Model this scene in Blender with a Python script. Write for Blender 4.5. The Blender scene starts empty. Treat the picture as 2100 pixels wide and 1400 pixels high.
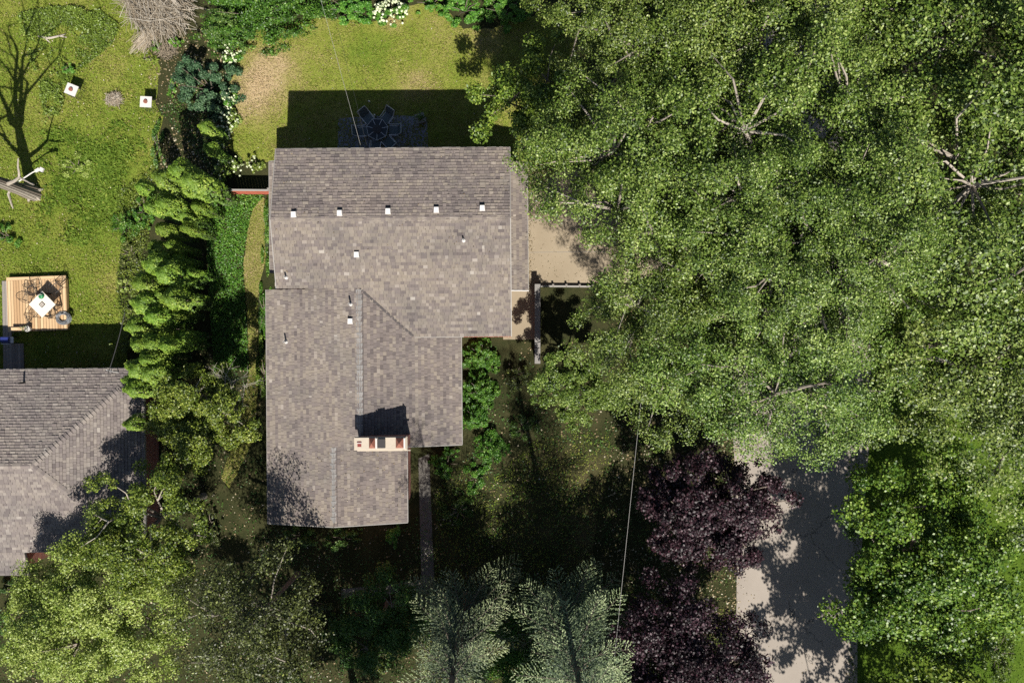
import bpy, bmesh, math, random
import numpy as np
from mathutils import Vector, Matrix
from mathutils.geometry import delaunay_2d_cdt

# ------------------------------------------------------------------ camera, sky, sun, exposure
SC = bpy.context.scene
COL = SC.collection
H = 40.0            # flying height of the camera above the ground
F = 1600.0          # focal length in pixels of the 2100 px wide photograph
cam_d = bpy.data.cameras.new('camera')
cam_d.sensor_width = 36.0
cam_d.lens = 36.0 * F / 2100.0
cam_d.clip_end = 2000.0
cam = bpy.data.objects.new('camera', cam_d)
cam.location = (0, 0, H)
cam.rotation_euler = (0, 0, 0)
COL.objects.link(cam)
SC.camera = cam

SUN = Vector((0.171, -0.82, 1.0)).normalized()
EL = math.asin(SUN.z)
W = bpy.data.worlds.new('World')
SC.world = W
W.use_nodes = True
nt = W.node_tree
sky = nt.nodes.new('ShaderNodeTexSky')
sky.sky_type = 'NISHITA'
sky.sun_disc = False
sky.sun_elevation = EL
sky.sun_rotation = math.atan2(SUN.x, SUN.y)
nt.nodes['Background'].inputs['Strength'].default_value = 0.05
nt.links.new(sky.outputs[0], nt.nodes['Background'].inputs['Color'])
sun_d = bpy.data.lights.new('sun', 'SUN')
sun_d.energy = 5.0
sun_d.angle = math.radians(0.5)
sun_d.color = (1.0, 0.95, 0.87)
sun = bpy.data.objects.new('sun', sun_d)
sun.rotation_euler = SUN.to_track_quat('Z', 'Y').to_euler()
sun.location = (6, -30, 60)
COL.objects.link(sun)
SC.view_settings.view_transform = 'Standard'
SC.view_settings.look = 'None'
SC.view_settings.gamma = 1.0
SC.view_settings.exposure = 0.75
SC.cycles.use_denoising = False
SC.cycles.max_bounces = 5
SC.cycles.diffuse_bounces = 3
SC.cycles.transmission_bounces = 3
SC.cycles.sample_clamp_indirect = 4.0

# ------------------------------------------------------------------ helpers
def P(px, py, z=0.0):
    """photo pixel -> world point on the level z"""
    s = (H - z) / F
    return Vector(((px - 1050) * s, (700 - py) * s, z))

def tag(o, label=None, cat=None, group=None, kind=None):
    if label: o['label'] = label
    if cat: o['category'] = cat
    if group: o['group'] = group
    if kind: o['kind'] = kind
    return o

def empty(name, loc, rz=0.0, label=None, cat=None, group=None):
    e = bpy.data.objects.new(name, None)
    e.empty_display_size = 0.2
    e.location = loc
    e.rotation_euler = (0, 0, rz)
    COL.objects.link(e)
    return tag(e, label, cat, group)

def link(name, me, mat=None, parent=None):
    o = bpy.data.objects.new(name, me)
    if mat is not None and not me.materials:
        me.materials.append(mat)
    COL.objects.link(o)
    if parent is not None:
        o.parent = parent
    return o

class MB:
    """collects vertices and faces, builds ONE mesh object"""
    def __init__(s):
        s.v = []; s.f = []; s.t = []
    def add(s, verts, faces, tint=0.5):
        n = len(s.v)
        s.v.extend([tuple(v) for v in verts])
        s.f.extend([tuple(i + n for i in f) for f in faces])
        s.t.extend([tint] * len(faces))
        return s
    def box(s, x0, x1, y0, y1, z0, z1, tint=0.5):
        v = [(x0,y0,z0),(x1,y0,z0),(x1,y1,z0),(x0,y1,z0),(x0,y0,z1),(x1,y0,z1),(x1,y1,z1),(x0,y1,z1)]
        return s.add(v, [(3,2,1,0),(4,5,6,7),(0,1,5,4),(1,2,6,5),(2,3,7,6),(3,0,4,7)], tint)
    def beam(s, a, b, w, h, tint=0.5, up=(0,0,1)):
        a = Vector(a); b = Vector(b); d = (b - a).normalized(); up = Vector(up)
        if abs(d.dot(up)) > 0.98: up = Vector((1,0,0))
        x = d.cross(up).normalized(); y = x.cross(d).normalized()
        v = []
        for p in (a, b):
            for sx, sy in ((-1,-1),(1,-1),(1,1),(-1,1)):
                v.append(p + x*(sx*w/2) + y*(sy*h/2))
        return s.add(v, [(3,2,1,0),(4,5,6,7),(0,1,5,4),(1,2,6,5),(2,3,7,6),(3,0,4,7)], tint)
    def tube(s, pts, rad, n=6, tint=0.5, cap=True):
        pts = [Vector(p) for p in pts]
        if not hasattr(rad, '__len__'): rad = [rad] * len(pts)
        v = []; f = []
        for i, p in enumerate(pts):
            d = (pts[min(i+1, len(pts)-1)] - pts[max(i-1, 0)])
            d = d.normalized() if d.length > 1e-6 else Vector((0,0,1))
            ref = Vector((0,0,1)) if abs(d.z) < 0.9 else Vector((1,0,0))
            x = d.cross(ref).normalized(); y = x.cross(d)
            for k in range(n):
                a = 2*math.pi*k/n
                v.append(p + (x*math.cos(a) + y*math.sin(a)) * rad[i])
        for i in range(len(pts)-1):
            for k in range(n):
                k2 = (k+1) % n
                f.append((i*n+k, i*n+k2, (i+1)*n+k2, (i+1)*n+k))
        if cap:
            f.append(tuple(range(n-1, -1, -1)))
            f.append(tuple((len(pts)-1)*n + k for k in range(n)))
        return s.add(v, f, tint)
    def lathe(s, prof, n=16, c=(0,0,0), tint=0.5):
        v = []; f = []
        for r, z in prof:
            for k in range(n):
                a = 2*math.pi*k/n
                v.append((c[0]+r*math.cos(a), c[1]+r*math.sin(a), c[2]+z))
        for i in range(len(prof)-1):
            for k in range(n):
                k2 = (k+1) % n
                f.append((i*n+k, i*n+k2, (i+1)*n+k2, (i+1)*n+k))
        f.append(tuple(range(n-1, -1, -1)))
        f.append(tuple((len(prof)-1)*n + k for k in range(n)))
        return s.add(v, f, tint)
    def prism(s, poly, axis, a, b, tint=0.5):
        """poly of 2-D points extruded along axis 'x','y' or 'z' from a to b"""
        n = len(poly)
        def mk(p, t):
            return {'x': (t, p[0], p[1]), 'y': (p[0], t, p[1]), 'z': (p[0], p[1], t)}[axis]
        v = [mk(p, a) for p in poly] + [mk(p, b) for p in poly]
        f = [tuple(range(n-1, -1, -1)), tuple(range(n, 2*n))]
        f += [(i, (i+1) % n, n+(i+1) % n, n+i) for i in range(n)]
        return s.add(v, f, tint)
    def mesh(s, name, mat=None, smooth=False):
        me = bpy.data.meshes.new(name)
        me.from_pydata(s.v, [], s.f)
        at = me.attributes.new('tint', 'FLOAT', 'FACE')
        at.data.foreach_set('value', s.t)
        if mat is not None: me.materials.append(mat)
        if smooth:
            me.polygons.foreach_set('use_smooth', [True]*len(me.polygons))
        bm = bmesh.new(); bm.from_mesh(me)
        bmesh.ops.recalc_face_normals(bm, faces=bm.faces)
        bm.to_mesh(me); bm.free()
        me.update()
        return me
    def build(s, name, mat, parent=None, smooth=False):
        return link(name, s.mesh(name, mat, smooth), None, parent)

def quads_mesh(name, V, tint, mat):
    """V: (N,4,3) quads, tint: (N,)"""
    n = len(V)
    me = bpy.data.meshes.new(name)
    me.vertices.add(n*4)
    me.vertices.foreach_set('co', np.ascontiguousarray(V, dtype=np.float32).ravel())
    me.loops.add(n*4)
    me.loops.foreach_set('vertex_index', np.arange(n*4, dtype=np.int32))
    me.polygons.add(n)
    me.polygons.foreach_set('loop_start', np.arange(0, n*4, 4, dtype=np.int32))
    me.polygons.foreach_set('loop_total', np.full(n, 4, dtype=np.int32))
    at = me.attributes.new('tint', 'FLOAT', 'FACE')
    at.data.foreach_set('value', np.ascontiguousarray(tint, dtype=np.float32))
    me.materials.append(mat)
    me.update(calc_edges=True)
    return me

def unit(a):
    return a / np.maximum(np.linalg.norm(a, axis=-1, keepdims=True), 1e-9)

def leaf_quads(rng, c, nrm, L, Wd, t=None, fold=0.18):
    n = len(c)
    nrm = unit(nrm)
    r = rng.normal(size=(n,3)) if t is None else t
    tt = unit(r - nrm * (r*nrm).sum(1, keepdims=True))
    b = np.cross(nrm, tt)
    L = np.broadcast_to(np.asarray(L, float), (n,))[:,None]
    Wd = np.broadcast_to(np.asarray(Wd, float), (n,))[:,None]
    up = nrm * (Wd*fold)
    return np.stack([c - tt*L*0.5, c + b*Wd*0.5 + up - tt*L*0.06, c + tt*L*0.5, c - b*Wd*0.5 + up - tt*L*0.06], 1)

# ------------------------------------------------------------------ materials
def nmat(name):
    m = bpy.data.materials.new(name); m.use_nodes = True
    nt = m.node_tree
    return m, nt, nt.nodes['Principled BSDF']

def ramp(nt, stops):
    r = nt.nodes.new('ShaderNodeValToRGB')
    e = r.color_ramp.elements
    while len(e) < len(stops): e.new(0.5)
    for i, (p, c) in enumerate(stops):
        e[i].position = p; e[i].color = (*c, 1)
    return r

def noise(nt, scale, detail=4, rough=0.6, vec=None):
    n = nt.nodes.new('ShaderNodeTexNoise')
    n.inputs['Scale'].default_value = scale
    n.inputs['Detail'].default_value = detail
    n.inputs['Roughness'].default_value = rough
    if vec is None:
        tc = nt.nodes.new('ShaderNodeNewGeometry')
        vec = tc.outputs['Position']
    nt.links.new(vec, n.inputs['Vector'])
    return n

def math_n(nt, op, a, b=None, clamp=False):
    m = nt.nodes.new('ShaderNodeMath'); m.operation = op; m.use_clamp = clamp
    for i, x in enumerate((a, b)):
        if x is None: continue
        if isinstance(x, (int, float)): m.inputs[i].default_value = x
        else: nt.links.new(x, m.inputs[i])
    return m.outputs[0]

def mixc(nt, fac, a, b, mode='MIX'):
    m = nt.nodes.new('ShaderNodeMix'); m.data_type = 'RGBA'; m.blend_type = mode
    for sock, x in ((m.inputs[0], fac), (m.inputs[6], a), (m.inputs[7], b)):
        if isinstance(x, (int, float)): sock.default_value = x
        elif isinstance(x, tuple): sock.default_value = (*x, 1)
        else: nt.links.new(x, sock)
    return m.outputs[2]

def tint_attr(nt):
    a = nt.nodes.new('ShaderNodeAttribute'); a.attribute_name = 'tint'
    return a.outputs['Fac']

def bump(nt, bsdf, h, strength=0.4, dist=0.02):
    b = nt.nodes.new('ShaderNodeBump')
    b.inputs['Strength'].default_value = strength
    b.inputs['Distance'].default_value = dist
    nt.links.new(h, b.inputs['Height'])
    nt.links.new(b.outputs[0], bsdf.inputs['Normal'])

def leaf_mat(name, stops, trans=0.25, rough=0.45, tcol=None, spec=0.4):
    m, nt, b = nmat(name)
    r = ramp(nt, stops)
    nt.links.new(tint_attr(nt), r.inputs[0])
    oi = nt.nodes.new('ShaderNodeObjectInfo'); hs = nt.nodes.new('ShaderNodeHueSaturation')
    hv = math_n(nt, 'MULTIPLY_ADD', oi.outputs['Random'], 0.018); nt.nodes[-1].inputs[2].default_value = 0.491
    vv = math_n(nt, 'MULTIPLY_ADD', oi.outputs['Random'], 0.24); nt.nodes[-1].inputs[2].default_value = 0.88
    nt.links.new(hv, hs.inputs['Hue']); nt.links.new(vv, hs.inputs['Value']); nt.links.new(r.outputs[0], hs.inputs['Color'])
    r = hs
    nt.links.new(r.outputs[0], b.inputs['Base Color'])
    b.inputs['Roughness'].default_value = rough
    b.inputs['Specular IOR Level'].default_value = spec
    if trans > 0:
        t = nt.nodes.new('ShaderNodeBsdfTranslucent')
        mx = nt.nodes.new('ShaderNodeMixShader'); mx.inputs[0].default_value = trans
        c = mixc(nt, 1.0, r.outputs[0], tcol or (1.0, 1.0, 0.55), 'MULTIPLY')
        nt.links.new(c, t.inputs['Color'])
        nt.links.new(b.outputs[0], mx.inputs[1]); nt.links.new(t.outputs[0], mx.inputs[2])
        nt.links.new(mx.outputs[0], nt.nodes['Material Output'].inputs['Surface'])
    return m

def tint_mat(name, stops, rough=0.8, nscale=0, namt=0.3, spec=0.3, metallic=0.0, stain=0.0):
    m, nt, b = nmat(name)
    r = ramp(nt, stops)
    nt.links.new(tint_attr(nt), r.inputs[0])
    col = r.outputs[0]
    if nscale:
        n = noise(nt, nscale, 5, 0.7)
        k = math_n(nt, 'MULTIPLY_ADD', n.outputs['Fac'], 2*namt)
        nt.nodes[-1].inputs[2].default_value = 1 - namt
        g = nt.nodes.new('ShaderNodeCombineColor')
        for i in range(3): nt.links.new(k, g.inputs[i])
        col = mixc(nt, 1.0, col, g.outputs[0], 'MULTIPLY')
    if stain:
        n = noise(nt, 0.55, 7, 0.68)
        rr2 = ramp(nt, [(0.33, (1-stain, 1-stain*.9, 1-stain*.8)), (0.5, (1,1,1)), (0.68, (1+stain*.4, 1+stain*.33, 1+stain*.15))])
        nt.links.new(n.outputs['Fac'], rr2.inputs[0])
        col = mixc(nt, 1.0, col, rr2.outputs[0], 'MULTIPLY')
    nt.links.new(col, b.inputs['Base Color'])
    b.inputs['Roughness'].default_value = rough
    b.inputs['Specular IOR Level'].default_value = spec
    b.inputs['Metallic'].default_value = metallic
    return m

def plain(name, c, rough=0.7, nscale=0, namt=0.2, metallic=0.0, spec=0.4):
    return tint_mat(name, [(0, c), (1, c)], rough, nscale, namt, spec, metallic)

M = {}
M['canopy'] = leaf_mat('canopy_leaf', [(0,(0.020,0.042,0.009)),(0.35,(0.067,0.118,0.013)),(0.7,(0.145,0.212,0.034)),(1,(0.305,0.372,0.105))], 0.16)
M['green'] = leaf_mat('green_leaf', [(0,(0.020,0.055,0.012)),(0.4,(0.055,0.125,0.020)),(0.75,(0.105,0.19,0.032)),(1,(0.20,0.29,0.065))], 0.25)
M['maple'] = leaf_mat('maple_leaf', [(0,(0.025,0.050,0.008)),(0.4,(0.085,0.138,0.014)),(0.75,(0.175,0.235,0.028)),(1,(0.31,0.37,0.07))], 0.18)
M['deepmaple'] = leaf_mat('deep_maple_leaf', [(0,(0.014,0.040,0.007)),(0.4,(0.060,0.115,0.010)),(0.75,(0.135,0.200,0.022)),(1,(0.27,0.34,0.06))], 0.18)
M['yellow'] = leaf_mat('yellow_green_leaf', [(0,(0.055,0.085,0.012)),(0.4,(0.135,0.21,0.026)),(0.75,(0.24,0.325,0.055)),(1,(0.39,0.46,0.13))], 0.25)
M['purple'] = leaf_mat('purple_leaf', [(0,(0.006,0.003,0.005)),(0.45,(0.017,0.008,0.012)),(0.8,(0.050,0.018,0.028)),(1,(0.15,0.105,0.12))], 0.10, 0.5, (1.0,0.35,0.4), 0.35)
M['dull'] = leaf_mat('dull_leaf', [(0,(0.024,0.030,0.010)),(0.5,(0.072,0.092,0.024)),(0.85,(0.16,0.20,0.045)),(1,(0.27,0.31,0.08))], 0.18)
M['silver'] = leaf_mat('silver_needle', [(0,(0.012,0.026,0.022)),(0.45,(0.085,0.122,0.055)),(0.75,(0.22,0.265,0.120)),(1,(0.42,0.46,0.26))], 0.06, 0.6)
M['bluegreen'] = leaf_mat('bluegreen_needle', [(0,(0.014,0.042,0.018)),(0.5,(0.040,0.098,0.038)),(1,(0.11,0.19,0.085))], 0.08, 0.6)
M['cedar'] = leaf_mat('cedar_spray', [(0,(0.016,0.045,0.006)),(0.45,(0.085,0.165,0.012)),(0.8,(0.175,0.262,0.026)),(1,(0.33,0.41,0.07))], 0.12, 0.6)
M['bright'] = leaf_mat('bright_leaf', [(0,(0.025,0.080,0.010)),(0.5,(0.075,0.20,0.020)),(0.85,(0.15,0.30,0.035)),(1,(0.28,0.42,0.09))], 0.25)
M['grass'] = leaf_mat('grass_blade', [(0,(0.060,0.110,0.008)),(0.3,(0.135,0.200,0.022)),(0.55,(0.215,0.245,0.040)),(0.75,(0.28,0.25,0.085)),(1,(0.44,0.34,0.19))], 0.2, 0.7, (1,1,0.5), 0.2)
M['blossom'] = leaf_mat('blossom', [(0,(0.42,0.50,0.24)),(1,(0.78,0.80,0.62))], 0.15, 0.7)
M['bark'] = tint_mat('bark', [(0,(0.09,0.07,0.055)),(1,(0.24,0.20,0.16))], 0.9, 9, 0.4)
M['palebark'] = tint_mat('pale_bark', [(0,(0.14,0.115,0.09)),(1,(0.36,0.32,0.265))], 0.9, 6, 0.4)
M['twig'] = tint_mat('twig', [(0,(0.12,0.10,0.075)),(0.5,(0.27,0.22,0.155)),(1,(0.42,0.385,0.325))], 0.9)
M['shingle'] = tint_mat('asphalt_shingle', [(0,(0.098,0.083,0.080)),(0.35,(0.158,0.134,0.124)),(0.6,(0.198,0.170,0.142)),(0.85,(0.244,0.213,0.188)),(1,(0.32,0.29,0.255))], 0.95, 22, 0.22, 0.15, 0.0, 0.22)
M['shingle2'] = tint_mat('pale_shingle', [(0,(0.110,0.093,0.089)),(0.35,(0.165,0.142,0.133)),(0.6,(0.202,0.176,0.156)),(0.85,(0.245,0.217,0.194)),(1,(0.31,0.28,0.25))], 0.95, 22, 0.22, 0.15, 0.0, 0.18)
M['underlay'] = plain('roof_underlay', (0.06,0.053,0.052), 0.95)
M['metalcap'] = tint_mat('ridge_strip', [(0,(0.15,0.145,0.14)),(1,(0.23,0.22,0.21))], 0.8, 12, 0.15)
M['fascia'] = plain('fascia_paint', (0.25,0.235,0.215), 0.6, 5, 0.12)
M['white'] = plain('white_paint', (0.50,0.48,0.455), 0.5, 8, 0.08)
M['cream'] = plain('cream_mortar', (0.40,0.345,0.275), 0.85, 7, 0.15)
M['redpaint'] = tint_mat('red_wood', [(0,(0.30,0.07,0.04)),(1,(0.44,0.13,0.085))], 0.7, 6, 0.25)
M['wood'] = tint_mat('deck_wood', [(0,(0.33,0.20,0.10)),(0.5,(0.43,0.285,0.155)),(1,(0.54,0.385,0.225))], 0.75, 14, 0.2)
M['greywood'] = tint_mat('grey_wood', [(0,(0.16,0.14,0.125)),(1,(0.25,0.225,0.20))], 0.85, 12, 0.25)
M['darkmetal'] = plain('dark_metal', (0.035,0.032,0.032), 0.5, 0, 0, 0.3)
M['greymetal'] = plain('grey_metal', (0.50,0.50,0.50), 0.45, 0, 0, 0.2)
M['sling'] = tint_mat('sling_fabric', [(0,(0.06,0.08,0.085)),(1,(0.11,0.14,0.15))], 0.85)
M['stone'] = plain('table_stone', (0.62,0.55,0.47), 0.6, 20, 0.1)
M['greenplastic'] = plain('green_plastic', (0.02,0.16,0.06), 0.4)
M['blueplastic'] = plain('blue_enamel', (0.02,0.03,0.14), 0.35)
M['rubber'] = tint_mat('hose_rubber', [(0,(0.05,0.05,0.055)),(1,(0.38,0.40,0.42))], 0.4)
M['lead'] = plain('lead_flashing', (0.5,0.48,0.46), 0.5)
M['coping'] = plain('coping_stone', (0.20,0.188,0.175), 0.85, 8, 0.2)
M['wire'] = plain('cable', (0.30,0.29,0.27), 0.5)
M['blackwire'] = plain('black_cable', (0.03,0.03,0.03), 0.6)
M['rust'] = plain('rusty_metal', (0.20,0.075,0.05), 0.7, 25, 0.3)
M['glass'] = plain('window_glass', (0.02,0.025,0.03), 0.08)
M['flue'] = plain('clay_flue', (0.17,0.035,0.03), 0.9)

def brick_mat():
    m, nt, b = nmat('red_brick')
    tc = nt.nodes.new('ShaderNodeTexCoord')
    mp = nt.nodes.new('ShaderNodeMapping'); mp.inputs['Rotation'].default_value = (math.pi/2, 0, 0)
    nt.links.new(tc.outputs['Object'], mp.inputs[0])
    br = nt.nodes.new('ShaderNodeTexBrick')
    br.inputs['Scale'].default_value = 2.2
    br.inputs['Color1'].default_value = (0.33,0.105,0.07,1); br.inputs['Color2'].default_value = (0.25,0.075,0.055,1)
    br.inputs['Mortar'].default_value = (0.42,0.36,0.30,1)
    nt.links.new(mp.outputs[0], br.inputs['Vector'])
    nt.links.new(br.outputs[0], b.inputs['Base Color'])
    b.inputs['Roughness'].default_value = 0.9
    return m
M['brick'] = brick_mat()

def ground_mat(name, stops, fine=28, dry_attr=True):
    """colour from the per-vertex 'tint' plus broad and fine noise"""
    m, nt, b = nmat(name)
    n1 = noise(nt, 0.9, 6, 0.65); n2 = noise(nt, fine, 4, 0.75)
    t = tint_attr(nt)
    a = math_n(nt, 'SUBTRACT', n1.outputs['Fac'], 0.5)
    a = math_n(nt, 'MULTIPLY', a, 0.75)
    c = math_n(nt, 'SUBTRACT', n2.outputs['Fac'], 0.5)
    c = math_n(nt, 'MULTIPLY', c, 0.9)
    s = math_n(nt, 'ADD', t, a); s = math_n(nt, 'ADD', s, c, True)
    r = ramp(nt, stops)
    nt.links.new(s, r.inputs[0])
    nt.links.new(r.outputs[0], b.inputs['Base Color'])
    b.inputs['Roughness'].default_value = 0.95
    b.inputs['Specular IOR Level'].default_value = 0.1
    bump(nt, b, n2.outputs['Fac'], 0.7, 0.05)
    return m
LAWN = [(0,(0.050,0.092,0.008)),(0.3,(0.112,0.168,0.020)),(0.55,(0.180,0.205,0.034)),(0.75,(0.255,0.222,0.078)),(1,(0.38,0.29,0.17))]
M['lawn'] = ground_mat('lawn_turf', LAWN)
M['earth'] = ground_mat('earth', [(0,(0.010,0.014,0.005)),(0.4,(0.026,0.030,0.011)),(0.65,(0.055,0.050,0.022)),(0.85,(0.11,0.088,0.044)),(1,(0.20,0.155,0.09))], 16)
def pave_mat(name, c1, c2, scale=3.0, rough=0.9, crack=0.0):
    m, nt, b = nmat(name)
    n1 = noise(nt, 0.5, 5, 0.6); n2 = noise(nt, 40, 3, 0.7)
    s = math_n(nt, 'MULTIPLY', n2.outputs['Fac'], 0.35)
    s = math_n(nt, 'ADD', s, math_n(nt, 'MULTIPLY', n1.outputs['Fac'], 0.75), True)
    r = ramp(nt, [(0.25, c1), (0.85, c2)])
    nt.links.new(s, r.inputs[0])
    col = r.outputs[0]
    if crack:
        v = nt.nodes.new('ShaderNodeTexVoronoi'); v.feature = 'DISTANCE_TO_EDGE'; v.inputs['Scale'].default_value = 0.28
        g = nt.nodes.new('ShaderNodeNewGeometry')
        wn = noise(nt, 1.6, 6, 0.7)
        vm = nt.nodes.new('ShaderNodeVectorMath'); vm.operation = 'MULTIPLY_ADD'
        vm.inputs[1].default_value = (1.3,1.3,0); nt.links.new(wn.outputs['Color'], vm.inputs[0]); nt.links.new(g.outputs['Position'], vm.inputs[2])
        nt.links.new(vm.outputs[0], v.inputs['Vector'])
        lt = math_n(nt, 'LESS_THAN', v.outputs['Distance'], 0.006)
        msk = noise(nt, 0.35, 2, 0.5)
        lt = math_n(nt, 'MULTIPLY', lt, math_n(nt, 'GREATER_THAN', msk.outputs['Fac'], 0.53))
        col = mixc(nt, math_n(nt, 'MULTIPLY', lt, crack), col, (0.05,0.045,0.04))
    nt.links.new(col, b.inputs['Base Color'])
    b.inputs['Roughness'].default_value = rough
    b.inputs['Specular IOR Level'].default_value = 0.2
    bump(nt, b, n2.outputs['Fac'], 0.25, 0.01)
    return m
M['road'] = pave_mat('worn_asphalt', (0.225,0.196,0.168), (0.315,0.277,0.238), crack=0.8)
M['concrete'] = pave_mat('drive_concrete', (0.205,0.163,0.108), (0.32,0.265,0.19))
M['walk'] = pave_mat('walk_concrete', (0.09,0.084,0.075), (0.145,0.135,0.12))
M['patio'] = pave_mat('patio_slate', (0.17,0.18,0.23), (0.25,0.26,0.31))

# ------------------------------------------------------------------ zones (photo pixels on the ground)
def zone(pts): return [tuple(P(x, y)[:2]) for x, y in pts]
Z_BACK = zone([(470,60),(490,70),(560,58),(650,38),(700,40),(760,44),(790,42),(830,14),(900,5),(950,60),(1010,60),(1060,40),(1120,30),(1180,60),(1180,330),(1050,420),(560,420),(560,330),(500,330),(470,305),(466,290),(478,255),(490,230),(480,200),(468,150),(480,110)])
Z_LEFT = zone([(-260,-200),(290,-200),(285,60),(300,95),(330,140),(318,210),(335,240),(322,300),(330,330),(285,380),(265,430),(250,480),(255,520),(238,560),(250,640),(262,700),(262,760),(-260,760)])
Z_STRIP = zone([(542,405),(545,470),(543,540),(535,570),(528,620),(530,760),(520,900),(470,1000),(455,980),(490,880),(512,760),(508,640),(500,560),(508,480),(515,440),(530,410)])
Z_FRONT = zone([(955,940),(1010,980),(1100,900),(1250,880),(1250,960),(1225,1050),(1215,1130),(1235,1200),(1500,1250),(1500,1500),(850,1500),(890,1200),(895,1000)])
Z_RIGHT = zone([(1740,600),(2300,600),(2300,1600),(1740,1600)])
def inside(poly, X, Y):
    r = np.zeros(X.shape, bool)
    n = len(poly)
    for i in range(n):
        x1, y1 = poly[i]; x2, y2 = poly[(i+1) % n]
        c = ((y1 > Y) != (y2 > Y)) & (X < (x2-x1)*(Y-y1)/((y2-y1) if abs(y2-y1) > 1e-9 else 1e-9) + x1)
        r ^= c
    return r
def soft(x, y, px, py, rad):
    c = P(px, py); return np.exp(-(((x-c.x)**2 + (y-c.y)**2) / (rad*0.025)**2))
def wav(x, y, s, k):
    return (np.sin(x*s+1.3*k+np.sin(y*s*0.7+k)*1.4) * np.sin(y*s*1.13+2.1*k+np.sin(x*s*0.63-k)*1.2))
def fbm(x, y, k=0.0):
    return 0.5*wav(x,y,0.9,k) + 0.3*wav(x,y,2.1,k+3) + 0.2*wav(x,y,4.7,k+7)
def dry_back(x, y):
    d = 0.55 + 0.11*fbm(x,y,1)
    for px, py, r, a in ((535,160,62,0.34),(560,120,40,0.14),(520,210,40,0.2),(600,160,60,0.08),(850,170,45,0.2),(1010,75,35,0.16),(490,70,25,0.3),(905,65,28,0.15),(800,45,22,0.3),(485,240,22,0.3),
                         (740,110,60,-0.14),(780,90,45,-0.10),(900,130,50,-0.06),(520,300,50,-0.06)):
        d = d + a*soft(x,y,px,py,r)
    return d
def dry_left(x, y):
    d = 0.40 + 0.14*fbm(x,y,5)
    for px, py, r, a in ((170,400,90,-0.16),(200,300,70,-0.10),(110,120,80,0.02),(235,200,45,0.16),(150,30,60,0.05),(240,130,50,0.06),(225,560,28,0.14),(245,110,30,0.08),(60,395,30,0.3),(80,230,40,0.12),(150,480,50,0.06),(200,600,40,0.06)):
        d = d + a*soft(x,y,px,py,r)
    return d
def dry_strip(x, y): return 0.66 + 0.10*fbm(x,y,9)
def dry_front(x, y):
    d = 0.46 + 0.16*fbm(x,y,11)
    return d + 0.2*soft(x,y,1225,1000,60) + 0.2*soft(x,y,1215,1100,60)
def dry_right(x, y): return 0.07 + 0.12*fbm(x,y,13)

def sheet(name, poly, z, fn, mat, step=0.3):
    xs = [p[0] for p in poly]; ys = [p[1] for p in poly]
    gx, gy = np.meshgrid(np.arange(min(xs), max(xs), step), np.arange(min(ys), max(ys), step))
    rs = np.random.RandomState(3)
    gx = (gx + rs.uniform(-.08,.08,gx.shape)).ravel(); gy = (gy + rs.uniform(-.08,.08,gy.shape)).ravel()
    k = inside(poly, gx, gy)
    b = []
    for i in range(len(poly)):                       # a wavering edge instead of straight runs
        a = Vector(poly[i]); c = Vector(poly[(i+1) % len(poly)])
        m = max(1, int((c-a).length/0.35)); nrm = Vector((-(c-a).y, (c-a).x)).normalized()
        for j in range(m):
            q = a.lerp(c, j/m) + nrm*(rs.uniform(-.07,.07) if j else 0)
            b.append((q.x, q.y))
    pts = [Vector(p) for p in b] + [Vector((x, y)) for x, y in zip(gx[k], gy[k])]
    nb = len(b)
    vs, es, fs, *_ = delaunay_2d_cdt(pts, [], [list(range(nb))], 1, 1e-5)
    v = np.array([(q.x, q.y, z) for q in vs])
    me = bpy.data.meshes.new(name)
    me.from_pydata(v.tolist(), [], [list(f) for f in fs])
    at = me.attributes.new('tint', 'FLOAT', 'POINT')
    at.data.foreach_set('value', np.clip(fn(v[:,0], v[:,1]), 0, 1).astype(np.float32))
    bm = bmesh.new(); bm.from_mesh(me); bmesh.ops.recalc_face_normals(bm, faces=bm.faces)
    if bm.faces[:] and bm.faces[0].normal.z < 0: bmesh.ops.reverse_faces(bm, faces=bm.faces)
    bm.to_mesh(me); bm.free()
    o = link(name, me, mat); tag(o, kind='structure')
    return o

g = MB(); g.add([(-400,-400,0),(400,-400,0),(400,400,0),(-400,400,0)], [(0,1,2,3)], 0.45)
tag(g.build('ground', M['earth']), kind='structure')
sheet('back_lawn', Z_BACK, 0.004, dry_back, M['lawn'])
sheet('neighbour_lawn', Z_LEFT, 0.004, dry_left, M['lawn'], 0.4)
sheet('side_path', Z_STRIP, 0.004, dry_strip, M['lawn'])
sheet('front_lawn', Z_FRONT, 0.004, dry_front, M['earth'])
sheet('verge_lawn', Z_RIGHT, 0.004, dry_right, M['lawn'], 0.5)

def flat(name, pts, z, mat, kind='structure'):
    b = MB(); b.add([(x, y, z) for x, y in pts], [tuple(range(len(pts)))])
    return tag(b.build(name, mat), kind=kind)
rd = MB()
rl = [(11.2,60),(11.1,20),(11.15,8),(11.2,0),(11.35,-5),(11.55,-9),(11.5,-14),(11.9,-20),(12.5,-60)]
rr = [(18.2,-60),(17.7,-20),(17.7,-14),(18.1,-8),(18.4,-4),(18.4,60)]
flat('road', rl[::-1] + rr[::-1], 0.010, M['road'])
flat('driveway', [(0.78,2.85),(11.3,3.2),(11.3,8.6),(0.6,8.9)], 0.008, M['concrete'])
flat('side_walk', [(-0.45,0.1),(1.18,0.1),(1.18,2.85),(-0.45,2.85)], 0.012, M['concrete'])
flat('front_walk', [tuple(P(x,y)[:2]) for x,y in ((858,940),(880,930),(888,1130),(892,1208),(700,1226),(700,1207),(864,1190))], 0.008, M['walk'])
flat('patio', [tuple(P(x,y)[:2]) for x,y in ((692,330),(694,243),(800,236),(876,240),(878,330))], 0.009, M['patio'])
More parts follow.
